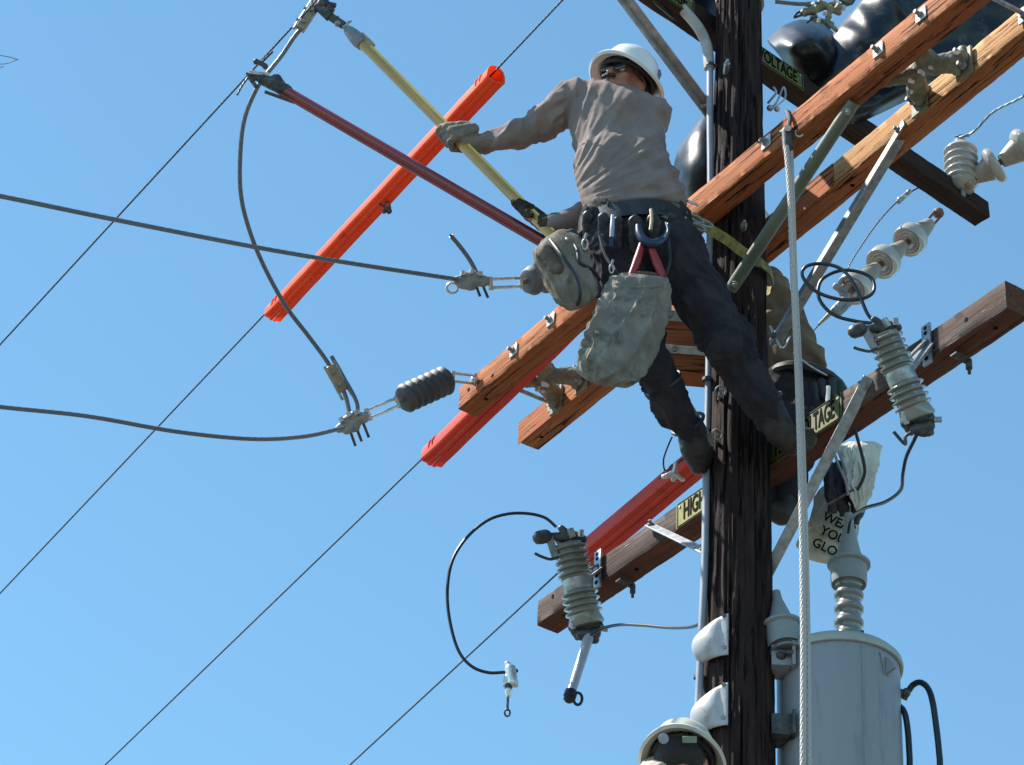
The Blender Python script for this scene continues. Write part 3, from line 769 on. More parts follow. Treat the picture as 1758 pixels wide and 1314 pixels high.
# jumper loop
wire('jumper_cable', 'long grey jumper bowing left from the bronze connector down to the lower clamp', 'cable',
     [P(534, 32, -.08), P(508, 60, -.06), P(484, 95, -.02), P(460, 125, 0), P(441, 152, .03), P(421, 200, .1), P(413, 255, .18), P(413, 330, .30), P(427, 392, .42), P(452, 455, .54), P(490, 525, .68), P(530, 578, .78), P(562, 622, .85), P(590, 672, .90), P(600, 708, .92)], .0088, M_alu)
def groove_connector(label, p0, p1, Y0, Y1, w_, m_):
    a, b = P(*p0, Y0), P(*p1, Y1); t = thing('wire_connector', label, 'connector', a); d, s_, u_ = frame_of(b-a, FW); k = ps(1, Y0)
    m = MB(); m.bar(a, b, w_*k, .022, FW); m.build('connector_body', m_, t, bevel=.006)
    m = MB(); 
    for f in (.25, .72):
        q = a+(b-a)*f; v = u_ if u_.dot(FW) < 0 else -u_; m.cyl(q+v*.010, q+v*.022, .010, n=6)
        m.cyl(q+s_*k*w_*.4, q+s_*k*w_*.85, .007, n=8)
    m.build('bolt', M_dull, t)
    m = MB(); m.tube([a+s_*k*w_*.55-d*.01, b+s_*k*w_*.55+d*.03], .007, 8, spline=False); m.tube([a-s_*k*w_*.5-d*.006, b-s_*k*w_*.5+d*.03], .006, 8, spline=False); m.build('groove', M_galv, t)
groove_connector('bronze connector joining the jumper to the thin wire at the top', (514, 50), (541, 8), -.085, -.09, 17, M_bronze)
groove_connector('bronze connector on the lower end of the jumper above the lower clamp', (566, 628), (590, 672), .85, .90, 18, M_bronze)
ex_ = MB(); ex_.tube([P(569, 612, .84), P(588, 645, .87), P(612, 690, .91), P(613, 716, .93)], .0085, 10)
tag(ex_.build('conductor_tail', M_alu), 'short conductor bend beside the lower bronze connector', 'cable')
twig = MB(); 
for l in ([(-30, 92), (10, 97), (32, 103)], [(-30, 108), (8, 110), (30, 102)], [(-20, 118), (6, 115)]): twig.tube([P(x, y, -.4) for x, y in l], .0014, 5)
tag(twig.build('wire_end', M_darkmet), 'tiny frayed wire tip at the far left edge', 'wire')

# ------------------------------------------------------------------ hot sticks
def clamp_pole_yellow():
    Y0, Y1 = -.10, -.36; a, b = P(598, 52, Y0), P(962, 420, Y1)
    t = thing('clamp_pole', 'yellow fibreglass pole held in both gloves of the lineman', 'pole', b)
    def lerp(f): return a+(b-a)*f
    m = MB(); m.cyl(lerp(.06), b, ps(9), n=20); m.build('shaft', M_yellow, t)
    d = (b-a).normalized(); _, s_, u_ = frame_of(d, FW)
    m = MB(); m.cyl(lerp(.04)+s_*.0+UP*ps(6)+RT*ps(5)-FW*.004, lerp(.96)+UP*ps(6)+RT*ps(5)-FW*.004, ps(3.4), n=10); m.build('control_rod', M_yellowrod, t)
    m = MB(); m.lathe(a-d*.02, d, [(0, .008), (.01, .016), (.03, .022), (.07, .028), (.10, .029), (.125, .026), (.13, .024)], 16); m.build('ferrule', M_dull, t)
    m = MB(); m.bar(a+d*.07+UP*.014+RT*.014, a+d*.15+UP*.014+RT*.014, .03, .026, FW); m.build('trigger_housing', M_bronze, t, bevel=.004)
    m = MB(); k = ps(1); 
    m.bar(P(560, 24, Y0), P(590, 44, Y0), k*15, .018, FW); m.bar(P(543, 8, Y0), P(566, 30, Y0), k*17, .02, FW)
    m.ball(P(553, 8, Y0), k*12, 9); m.ball(P(566, 17, Y0), k*10, 9); m.cyl(P(540, 3, Y0), P(577, 10, Y0), k*5, n=8); m.cyl(P(557, -10, Y0), P(566, 22, Y0), k*5, n=8)
    m.build('jaw', M_darkmet, t, bevel=.002)
    m = MB(); m.ball(P(580, 41, Y0), k*7, 8); m.cyl(P(588, 48, Y0), P(602, 36, Y0), k*3, n=8); m.bar(P(570, 32, Y0), P(582, 30, Y0), k*6, .012, FW); m.build('eye_screw', M_galv, t)
clamp_pole_yellow()
def clamp_pole_maroon():
    Y0, Y1 = -.06, -.30; a, b = P(484, 152, Y0), P(965, 432, Y1); t = thing('clamp_pole', 'maroon fibreglass pole gripping the thin wire at its upper left end', 'pole', b)
    d = (b-a).normalized(); _, s_, u_ = frame_of(d, FW); dn = s_ if s_.dot(UP) < 0 else -s_
    m = MB(); m.cyl(a, b, ps(9), n=20); m.build('shaft', M_maroon, t)
    m = MB(); m.cyl(a+dn*ps(10)-FW*.004, b+dn*ps(10)-FW*.004, ps(3.2), n=10); m.build('control_rod', M_maroon, t)
    k = ps(1)
    m = Blob(); m.cap(P(452, 137, Y0), k*11, P(492, 156, Y0), k*12); m.cap(P(474, 137, Y0-.01), k*11, P(480, 145, Y0-.01), k*10); m.cap(P(434, 128, Y0), k*8, P(456, 140, Y0), k*8); m.cap(P(425, 127, Y0), k*4, P(440, 150, Y0), k*4)
    remesh(m, .0035, 1, lambda c_, n: .002*fbm(c_, 80)).build('jaw', M_darkmet, t)
    m = MB(); m.bar(P(428, 124, Y0-.02), P(462, 128, Y0-.02), k*6, .008, FW); m.build('latch', M_bright, t, bevel=.001)
    m = MB(); m.bar(P(455, 158, Y0), P(505, 176, Y0), k*6, .012, FW); m.build('guide', M_darkmet, t)
clamp_pole_maroon()
def small_clamp(label, x, y, Y):
    c = P(x, y, Y); k = ps(1, Y); t = thing('wire_clamp', label, 'clamp', c)
    m = MB(); m.bar(c-RT*k*10+UP*k*4, c+RT*k*10-UP*k*6, k*9, .016, FW); m.ball(c+(RT*-8+UP*2)*k, k*6, 8); m.ball(c+(RT*9-UP*7)*k, k*6, 8); m.build('clamp_body', M_darkmet, t, bevel=.002)
    m = MB(); m.cyl(c+(RT*0-UP*2)*k, c+(RT*23+UP*21)*k, k*2.2, n=8); m.build('tail', M_thin, t)
small_clamp('small dark clamp on the thin wire just above the maroon pole jaw', 447, 108, -.08)
tl = MB(); tl.tube([P(430, 128, -.06), P(417, 145, -.06), P(407, 163, -.06)], ps(2.2), 8); tag(tl.build('wire_tail', M_thin), 'short bent wire tail hanging below the maroon pole jaw', 'wire')

# ------------------------------------------------------------------ porcelain
def shed_prof(L, n, rc, rs, lip=.35):
    pr = []; st = L/n
    for i in range(n):
        s = i*st; pr += [(s, rc), (s+st*.34, rc*.99), (s+st*.42, rs*.90), (s+st*.50, rs*.985), (s+st*.62, rs), (s+st*.74, rs*.985), (s+st*.84, rs*.92), (s+st*.95, rc*1.05)]
    return pr
def cutout(label, pts, Y, mirror, tube, arm_, px_b, label_tube=None):
    """fuse cutout: two ribbed porcelain halves with a middle band, hood and contact on top, hinge below"""
    (x0, y0), (x1, y1) = pts; k = ps(1, Y); dY = .10
    top = P(x0, y0, Y-.05); bot = P(x1, y1, Y+.05); d = (bot-top).normalized(); L = (bot-top).length
    t = thing('fuse_cutout', label, 'fuse cutout', bot)
    ru = k*31
    hh = L*.395
    m = MB(); m.lathe(top, d, [(-.004, ru*.3), (-.002, ru*.7)]+shed_prof(hh, 5, ru*.78, ru*.97)+[(hh, ru*.88), (hh+L*.02, ru*.86), (hh+L*.035, ru*.72), (hh+L*.035, ru*.3)], 36); m.build('upper_porcelain', M_porc, t, ang=55)
    m = MB(); m.lathe(top+d*(L*.405), d, [(0, ru*.4), (0, ru*.78), (L*.02, ru*.80), (L*.13, ru*.80), (L*.16, ru*.78), (L*.16, ru*.4)], 32); m.build('band', M_galv, t, bevel=.002)
    m = MB(); m.lathe(top+d*(L*.56), d, [(0, ru*.6), (.002, ru*.8)]+shed_prof(L*.30, 4, ru*.82, ru*1.04)+[(L*.31, ru*.86), (L*.40, ru*1.0), (L*.43, ru*.92), (L*.44, ru*.4)], 36); m.build('lower_porcelain', M_porc, t, ang=55)
    # top hood and contacts, toward the left of the picture
    ey = -d; ex = (RT - ey*RT.dot(ey)).normalized(); ez = -(ex.cross(ey)).normalized()
    if ez.dot(FW) > 0: ez = -ez
    def Q(x, y, z=0): return top + (ex*x + ey*y)*k + ez*z
    m = Blob(); m.cap(Q(-10, 14), k*9, Q(12, 10), k*11); m.cap(Q(-46, 20, .02), k*12, Q(-36, 20, .02), k*12); m.cap(Q(-40, 20, .01), k*6.5, Q(-2, 16), k*7); m.cap(Q(8, 12), k*7, Q(-6, 30), k*6)
    m.cap(Q(24, 4), k*9, Q(8, 8), k*9)
    remesh(m, .0035, 1, lambda c_, n: .0015*fbm(c_, 80)).build('top_contact', M_darkmet, t)
    m = MB(); m.bar(Q(-30, 18, .02), Q(-27, -20, .03), k*13, .012, ez); m.bar(Q(-18, 14, .0), Q(-10, -8, 0), k*8, .010, ez); m.build('contact_arm', M_dull, t, bevel=.002)
    m = MB(); m.tube([Q(-22, -20, .03), Q(-36, -22, .035), Q(-50, -15, .04), Q(-60, -7, .04)], k*2.6, 8); m.build('hook', M_darkmet, t)
    m = MB(); m.cyl(Q(10, 8, .02), Q(8, 24, .02), k*6, n=6); m.cyl(Q(22, 6, .02), Q(26, 18, .02), k*5, n=6); m.build('terminal', M_galv, t)
    # hinge
    def H(x, y, z=0): return bot + (ex*x + ey*y)*k + ez*z
    m = Blob(); m.cap(H(-20, -2), k*9, H(18, -4), k*10); m.cap(H(-12, -14, .02), k*10, H(10, -16, .02), k*10); m.cap(H(-6, -22, .02), k*8, H(8, -26, .01), k*7); m.cap(H(0, 4), k*16, H(0, -6), k*14)
    m.cap(H(-26, 4), k*6, H(-20, -14), k*6)
    remesh(m, .0035, 1, lambda c_, n: .002*fbm(c_, 80)).build('hinge', M_darkmet, t)
    m = MB(); m.cyl(H(-24, -2, .03), H(-24, 12, .03), k*5, n=6); m.cyl(H(20, -10, .03), H(32, -14, .03), k*5, n=6); m.build('hinge_bolt', M_galv, t)
    if not tube:
        m = MB(); m.tube([H(-14, -16, .03), H(-34, -20, .03), H(-40, -32, .03), H(-50, -6, .03)], k*3, 8); m.build('latch_hook', M_darkmet, t)
    # bracket to the crossarm
    s = arm_.s(px_b); c = arm_.pt(s, -.012, .055); mid = top + d*(L*.49)
    m = MB(); m.box(c, (arm_.d, arm_.n, V((0, 0, 1))), (.021, .005, .082)); o = m.build('mounting_plate', M_galv, t, bevel=.002)
    m = MB()
    for h in (-.06, -.03, .045, .066): m.cyl(c-arm_.n*.0055+V((0, 0, h)), c-arm_.n*.0065+V((0, 0, h)), .0075 if h > 0 else .009, n=12)
    m.build('slot', M_ink, o)
    m = MB(); m.bar(mid+(c-mid)*.12, c+V((0, 0, -.0)), .055, .010, V((0, 0, 1))); m.bar(mid+(c-mid)*.12+V((0, 0, .04)), c+V((0, 0, .02)), .012, .010, V((0, 0, 1))); m.build('bracket_arm', M_galv, t, bevel=.002)
    m = MB(); q = c+arm_.d*.03-arm_.n*.002-V((0, 0, .055)); e = arm_.pt(s+.10, AT*.9, -.03)
    m.bar(e-arm_.n*.07, e, .03, .006, V((0, 0, 1))); m.cyl(e, e-V((0, 0, .030)), .012, n=6); m.cyl(e+V((0, 0, .02)), e-V((0, 0, .05)), .006, n=8); m.build('clamp_bolt', M_darkmet, t)
    if tube:
        m = MB(); p0 = H(0, -16, .02); p1 = P(980, 1190, Y-.02); m.cyl(p0, p1, k*9, k*8, n=16); o = m.build('fuse_tube', M_fuse, t)
        dd = (p1-p0).normalized(); m = MB(); m.lathe(p1-dd*.01, dd, [(0, .015), (.005, .024), (.03, .024), (.035, .018), (.045, .020), (.052, .012)], 14); m.build('cap', M_blacklead, o)
        m = MB(); e = P(992, 1200, Y-.02); m.tube([e+(RT*math.cos(a)*7+UP*math.sin(a)*10)*k for a in [i*math.pi/6 for i in range(12)]], k*2.6, 8, closed=True, spline=False); m.build('pull_ring', M_blacklead, o)
    return t
cutout('grey ribbed porcelain fuse cutout at left with its fuse tube hanging open', ((976, 935), (1008, 1076)), .78, False, True, W, 1030)
cutout('grey ribbed porcelain fuse cutout at right with no fuse tube', ((1518, 575), (1578, 722)), -.96, False, False, W, 1597)

def bell_string(label, pts, Ys, r, tilt=None):
    p0, p1 = P(*pts[0], Ys[0]), P(*pts[-1], Ys[-1]); t = thing('suspension_insulator_string', label, 'insulator', p0)
    for i in range(len(pts)-1):
        a, b = P(*pts[i], Ys[i]), P(*pts[i+1], Ys[i+1]); d = b-a; L = d.length
        m = MB(); m.lathe(a, d, [(L*.46, r*.3), (L*.46, r*.64), (L*.50, r*.80), (L*.56, r*.94), (L*.64, r), (L*.74, r*.99), (L*.80, r*.92), (L*.79, r*.80), (L*.76, r*.72), (L*.80, r*.62), (L*.76, r*.52), (L*.80, r*.42), (L*.76, r*.3)], 30)
        o = m.build('bell', M_porcw, t, ang=60)
        m = MB(); m.lathe(a, d, [(-L*.06, r*.16), (-L*.05, r*.34), (L*.04, r*.40), (L*.20, r*.50), (L*.38, r*.60), (L*.47, r*.66), (L*.48, r*.3)], 24); m.build('cap', M_capgrey, o)
        m = MB(); m.cyl(a+d*.74, a+d*1.0, r*.17, n=10); m.build('pin', M_rust, o)
    return t
M_capgrey = mat('tan_insulator_cap', (.30, .25, .20), .5, .1, (.40, .34, .27), 14)
M_rust = mat('rusty_insulator_cap', (.13, .07, .06), .7, .2, (.22, .13, .11), 24)
bell_string('three pale bell insulators strung below the end of the black crossarm', [(1594, 386), (1548, 424), (1502, 462), (1452, 508)], [1.0, .93, .86, .78], ps(32, .9))
bell_string('two pale bell insulators at the right edge beside the white ribbed insulator', [(1676, 304), (1722, 276), (1775, 240)], [1.0, .95, .9], ps(37, .9))
def shackle(label, a, b, Y0, Y1, m_):
    p, q = P(*a, Y0), P(*b, Y1); t = thing('shackle', label, 'shackle', p); k = ps(1, Y0)
    d, s_, u_ = frame_of(q-p, FW); m = MB()
    for g_ in (-1, 1): m.bar(p+s_*g_*k*7, q+s_*g_*k*7, k*5, .010, FW)
    m.build('strap', m_, t, bevel=.001)
    m = MB(); m.ball(p, k*11, 9); m.cyl(q-s_*k*11, q+s_*k*11, k*4, n=8); m.build('pin', m_, t)
shackle('dark shackle between the black crossarm end and the three bell string', (1611, 366), (1592, 388), 1.02, .99, M_rust)
shackle('small tan link joining the two bell string to the black crossarm', (1664, 316), (1682, 300), .99, .98, M_bronze)
def pin_insulator():
    Y = 1.02; base = P(1652, 318, Y); top = P(1652, 240, Y+.0); k = ps(1, Y); t = thing('post_insulator', 'white ribbed insulator standing on the end of the black crossarm', 'insulator', base)
    d = V((0, 0, 1)); L = ps(88, Y)/cP
    m = MB(); m.lathe(base-d*.03, d, [(0, k*12), (.01, k*24), (.03, k*28)]+[(h+.03, r) for h, r in shed_prof(L*.78, 5, k*28, k*33)]+[(L*.81+.03, k*27), (L*.88+.03, k*20), (L*.92+.03, k*11), (L+.03, k*11), (L+.035, k*7)], 36); m.build('porcelain', M_porcw, t, ang=55)
    m = MB(); m.cyl(base-d*.06, base-d*.02, .012); m.build('pin', M_galv, t)
    m = MB(); m.tube([top+(RT*math.cos(a)*13+FW*math.sin(a)*.035/k*1.0)*k + d*.02 for a in [i*math.pi/5 for i in range(10)]], .004, 6, closed=True, spline=False); m.build('tie_wire', M_thin, t)
pin_insulator()
wire('guy_strand', 'twisted grey strand running from the white ribbed insulator to the right edge', 'wire', [P(1648, 236, 1.0), P(1672, 226, .95), P(1706, 192, .8), P(1758, 165, .6), P(1850, 108, .3)], .0055, M_guy)
wire('tie_wire', 'thin wire drooping behind the coiled black leads up to the black crossarm', 'wire', [P(1585, 318, 1.0), P(1548, 340, .96), P(1512, 376, .9), P(1480, 420, .85), P(1457, 458, .8), P(1446, 495, .78)], .0035, M_thin)
small = MB(); k = ps(1, .96)
small.bar(P(1541, 348, .96), P(1563, 328, .96), k*9, .014, FW); small.ball(P(1545, 343, .95), k*6, 8); small.ball(P(1560, 330, .95), k*5, 8)
tag(small.build('wire_splice', M_galv, bevel=.002), 'small silver splice on the thin wire under the black crossarm', 'connector')
def strain_clamp2():
    Y = .76; c = P(1448, 520, Y); k = ps(1, Y); t = thing('strain_clamp', 'tapered strain clamp behind the coiled black leads', 'clamp', c)
    m = Blob(); m.cap(P(1455, 508, Y), k*6, P(1432, 534, Y), k*8); m.cap(P(1458, 522, Y), k*5, P(1440, 540, Y), k*5); m.cap(P(1436, 492, Y), k*7, P(1448, 500, Y), k*7)
    remesh(m, .0035, 1, lambda c_, n: .002*fbm(c_, 80)).build('clamp_body', M_dull, t)
    m = MB(); m.tube([P(1430, 534, Y), P(1405, 558, Y-.03)], [k*5, k*2.4], 8, spline=False); m.build('taper', M_bronze, t)
strain_clamp2()
wire('tie_wire', 'thin wire going from the tapered clamp down behind the khaki lineman', 'wire', [P(1410, 553, .74), P(1384, 582, .68), P(1330, 640, .55)], .0032, M_thin)

# ------------------------------------------------------------------ black leads
def lead(label, l, r=.0062, mt=None): return wire('jumper_lead', label, 'cable', px_path(l), r, mt or M_blacklead)
lead('large black lead looping left from the top of the left cutout', [(955, 905, .72), (935, 889, .72), (905, 882, .72), (870, 883, .72), (835, 895, .72), (800, 925, .72), (776, 965, .72), (768, 1015, .72), (772, 1065, .72), (786, 1115, .72), (808, 1143, .72), (838, 1155, .72), (872, 1154, .72)])
lead('black lead from the bottom of the left cutout across to the pole', [(1014, 1090, .74), (1035, 1079, .70), (1065, 1073, .6), (1105, 1074, .45), (1150, 1078, .28), (1185, 1077, .12), (1205, 1070, .02)])
lead('coiled black lead making two wide rings beside the right cutout', [(1507, 556, -.95), (1470, 552, -.92), (1430, 540, -.90), (1406, 512, -.90), (1410, 482, -.90), (1438, 466, -.92), (1470, 466, -.94), (1496, 478, -.95), (1500, 500, -.96), (1480, 513, -.96), (1440, 514, -.94), (1400, 500, -.92), (1378, 475, -.92), (1384, 458, -.93), (1412, 453, -.94), (1444, 462, -.96), (1464, 485, -.97), (1478, 513, -.97), (1490, 540, -.97), (1505, 556, -.96)])
lead('black lead sweeping from the right cutout down to the transformer bushing', [(1580, 735, -.92), (1570, 755, -.90), (1556, 785, -.82), (1550, 815, -.72), (1546, 842, -.60), (1520, 862, -.45), (1485, 873, -.28), (1462, 890, -.12), (1456, 915, -.05)])
lead('black lead dropping behind the lowest crossarm toward the milky plastic bag', [(1467, 735, -.30), (1474, 760, -.28), (1482, 790, -.25), (1484, 815, -.22), (1472, 842, -.18)])
def hotline_clamp():
    Y = .72; c = P(876, 1165, Y); k = ps(1, Y); t = thing('hotline_clamp', 'small silver clamp with an eye hanging from the big looped lead', 'clamp', c)
    m = Blob(); m.cap(P(876, 1150, Y), k*10, P(880, 1172, Y), k*9); m.cap(P(871, 1140, Y), k*5, P(880, 1150, Y), k*7); m.cap(P(870, 1162, Y), k*5, P(866, 1176, Y), k*4); m.cap(P(884, 1172, Y), k*6, P(886, 1176, Y), k*5)
    m.cap(P(873, 1186, Y), k*7, P(873, 1195, Y), k*4)
    remesh(m, .003, 1).build('clamp_body', M_bright, t)
    m = MB(); m.cyl(P(873, 1176, Y), P(873, 1186, Y), k*6.5, n=10); m.ball(P(886, 1152, Y), k*4, 8); m.build('collar', M_darkmet, t)
    m = MB(); m.cyl(P(872, 1195, Y), P(871, 1220, Y), k*2.2, n=8); e = P(871, 1224, Y); m.tube([e+(RT*math.cos(a)*4.5+UP*math.sin(a)*6)*k for a in [i*math.pi/5 for i in range(10)]], k*1.6, 6, closed=True, spline=False); m.build('eye_screw', M_thin, t)
hotline_clamp()

# ------------------------------------------------------------------ rubber blankets
def sheet(label, rows, thick=.006, name='rubber_blanket', m_=None, cat='blanket', seed=0, amp=.006, fold=.03):
    G = [[P(*q) for q in r] for r in rows]
    G2 = [catmull(r, 7) for r in G]; cols = list(zip(*G2)); cols2 = [catmull(list(c), 7) for c in cols]
    nu, nv = len(cols2), len(cols2[0]); m = MB(); vs = []; fs = []
    for i in range(nu):
        for j in range(nv):
            q = cols2[i][j]; vs.append(q + FW*(amp*noise.noise(q*9+V((seed, 0, 0)))*1.5 + .0035*noise.noise(q*24) + fold*(1-abs(noise.noise(V((q.dot(RT*.8+UP*.5)*7+seed, q.dot(UP*.8-RT*.5)*1.8, seed)))))**5*-1))
    for i in range(nu-1):
        for j in range(nv-1): a = i*nv+j; fs.append((a, a+1, a+nv+1, a+nv))
    m.add(vs, fs); o = m.build(name, m_ or M_rubber, ang=80); s = o.modifiers.new('thick', 'SOLIDIFY'); s.thickness = thick; s.offset = 0
    return tag(o, label, cat, None)
# left lobe, curled over a conductor
sheet('black rubber blanket lobe with a pale sheen beside the pole top', [
    [(1316, 70, .62), (1345, 46, .60), (1378, 36, .60), (1412, 44, .62), (1436, 66, .66)],
    [(1322, 80, .50), (1348, 60, .42), (1380, 50, .38), (1412, 58, .40), (1434, 82, .46)],
    [(1334, 92, .44), (1356, 82, .32), (1384, 78, .30), (1408, 84, .34), (1428, 104, .44)],
    [(1350, 112, .46), (1366, 110, .40), (1386, 110, .40), (1404, 116, .44), (1418, 134, .50)],
    [(1366, 140, .52), (1378, 142, .52), (1390, 146, .52), (1402, 152, .54), (1412, 165, .56)]], seed=1, amp=.003)
def swath():
    L = [(1494, -34, .46), (1482, 4, .47), (1448, 46, .49), (1412, 92, .51), (1386, 146, .53), (1392, 192, .56)]
    rows = []
    for i, (x, y, Y) in enumerate(L):
        w_ = (30, 34, 38, 34, 14, 16)[i]
        rows.append([(x-3, y-4, Y+.06), (x+3, y, Y), (x+w_, y+8, Y-ps(w_)*.92), (x+w_*2, y+20, Y-ps(w_)*.80), (x+w_*2+50, y+24, Y+.05), (1600+i*-6, y*.8+36-i*4, Y+.06), (1690, (-60, 0, 34, 66, 92, 112)[i], Y+.08), (1800, (-80, -10, 30, 50, 70, 76)[i], Y+.10)])
    rows[5][4] = (1480, 208, .60); rows[5][5] = (1566, 168, .60); rows[4][4] = (1478, 186, .50); rows[4][5] = (1572, 140, .50)
    rows[5][3] = (1440, 214, .56)
    return rows
sheet('big black rubber blanket draped behind the front red crossarm at upper right', swath(), seed=4, amp=.004)
sheet('black rubber blanket hanging left of the pole behind the lineman back', [
    [(1228, 190, .40), (1215, 196, .34), (1200, 210, .34), (1190, 222, .42)],
    [(1238, 225, .26), (1212, 228, .22), (1188, 238, .26), (1166, 258, .36)],
    [(1242, 270, .24), (1215, 275, .20), (1185, 282, .24), (1156, 290, .38)],
    [(1240, 320, .28), (1215, 325, .26), (1185, 330, .30), (1150, 318, .42)],
    [(1232, 360, .36), (1205, 362, .36), (1180, 356, .38), (1152, 340, .46)]], seed=9)
sheet('black rubber blanket curling in at the top edge left of the pole', [
    [(1085, -60, -.10), (1120, -62, -.02), (1180, -62, .10), (1240, -60, .22)],
    [(1100, -30, -.12), (1140, -30, -.06), (1190, -20, .04), (1240, -10, .16)],
    [(1118, 0, -.10), (1150, 18, -.04), (1190, 30, .06), (1235, 50, .18)],
    [(1135, 20, -.02), (1165, 42, .03), (1195, 62, .10), (1232, 92, .20)]], seed=12, amp=.004)

# ------------------------------------------------------------------ gear at the top right of the pole
def top_gear():
    Y = .10; t = thing('tie_clamp', 'cluster of wire clamps and twisted ties at the top edge right of the pole', 'clamp', P(1410, 15, Y)); k = ps(1, Y)
    m = Blob(); random.seed(3)
    for (x, y, x2, y2, r) in ((1380, 22, 1430, 8, 8), (1395, 32, 1428, 42, 6), (1408, 6, 1440, 22, 7), (1420, 40, 1436, 52, 5), (1440, 12, 1462, 2, 7), (1386, 8, 1400, 30, 6), (1425, 15, 1420, 38, 7), (1450, 0, 1476, -12, 7)):
        m.cap(P(x, y, Y), k*r, P(x2, y2, Y+.02), k*r*.8)
    remesh(m, .0035, 1, lambda c_, n: .003*fbm(c_, 90)).build('clamp_body', M_cast, t)
    m = MB()
    for (x, y) in ((1398, 12), (1416, 26), (1434, 4), (1447, 18), (1405, 38)): c = P(x, y, Y-.02); m.cyl(c, c+(RT*random.uniform(-1, 1)+UP)*k*7-FW*.01, k*4, n=6)
    m.build('bolt', M_bright, t)
    m = MB(); m.tube([P(1395, 10, Y), P(1370, 22, Y), P(1364, 30, Y), P(1378, 26, Y), P(1400, 24, Y)], k*2.4, 7); m.tube([P(1440, 0, Y-.02), P(1460, 8, Y), P(1470, -6, Y)], k*2.2, 7); m.tube([P(1385, 40, Y), P(1402, 30, Y-.02), P(1425, 50, Y)], k*1.8, 7); m.build('tie', M_thin, t)
top_gear()
wire('conductor_cable', 'grey conductor running level from the pole top to the clamp cluster', 'cable', [P(1330, 3, .06), P(1370, 7, .08), P(1410, 6, .10)], .0085, M_alu)
bd = MB(); s = P(1270, 3, 0)
bd.lathe(s-V((0, 0, .018)), (0, 0, 1), [(0, pole_r(s.z)-.01), (0, pole_r(s.z)+.006), (.036, pole_r(s.z)+.006), (.036, pole_r(s.z)-.01)], 48)
tag(bd.build('pole_band', M_sleeve), 'pale metal band round the pole at the top edge', 'band')
rg = MB(); rg.tube([P(1320, 190, .02), P(1334, 175, .0), P(1345, 150, .0), P(1348, 168, .0), P(1330, 186, .0)], .004, 7); rg.tube([P(1318, 178, .03), P(1332, 160, .0), P(1328, 150, 0)], .005, 7); rg.ball(P(1334, 188, 0), .012, 8); rg.ball(P(1322, 186, 0), .014, 8)
tag(rg.build('wire_hook', M_galv), 'small bent hook and wires on the right edge of the pole above the front crossarm', 'hook')

# ------------------------------------------------------------------ hand line and its block
def hand_line():
    s = A.s(1352); top = A.pt(s, -.03, AH*.75); Y = top.y
    t = thing('pulley_block', 'dark pulley block hooked over the front red crossarm', 'pulley', top)
    c = P(1352, 238, Y-.02); k = ps(1, Y)
    m = Blob(); m.cap(P(1352, 226, Y-.02), k*11, P(1353, 258, Y-.02), k*10, (FW, .7)); m.cap(P(1342, 228, Y-.01), k*5, P(1364, 230, Y-.01), k*5)
    remesh(m, .0035, 1).build('cheek', M_darkmet, t)
    m = MB(); m.tube([P(1352, 226, Y-.02), P(1356, 206, Y-.02), P(1352, 194, Y), A.pt(s, .0, AH+.02), A.pt(s, .045, AH+.012), A.pt(s, .085, AH+.01)], k*4, 8); m.build('hook', M_darkmet, t)
    m = MB(); m.cyl(P(1353, 220, Y-.05), P(1353, 220, Y+.0), k*6, n=8); m.build('swivel_nut', M_bright, t)
    m = MB(); e = P(1372, 229, Y-.02); m.tube([e+(RT*math.cos(a)*7+UP*math.sin(a)*6)*k for a in [i*math.pi/5 for i in range(10)]], k*1.8, 6, closed=True, spline=False); m.build('eye_bolt', M_bright, t)
    m = MB(); m.tube([P(1350, 252, Y-.03), P(1356, 330, Y-.03), P(1362, 480, Y-.03), P(1370, 660, Y-.03), P(1376, 860, Y-.03), P(1379, 1060, Y-.03), P(1379, 1250, Y-.03), P(1378, 1500, Y-.03), P(1374, 2300, Y-.03)], ps(5.2, Y), 12)
    m.tube([P(1357, 252, Y-.02), P(1360, 330, Y-.02), P(1365, 480, Y-.02), P(1374, 660, Y-.02), P(1381, 860, Y-.02), P(1386, 1060, Y-.02), P(1388, 1250, Y-.02), P(1390, 1500, Y-.02), P(1394, 2300, Y-.02)], ps(4.8, Y), 12)
    tag(m.build('hand_line', M_rope), 'pale braided rope hanging straight down in front of the transformer', 'rope')
hand_line()

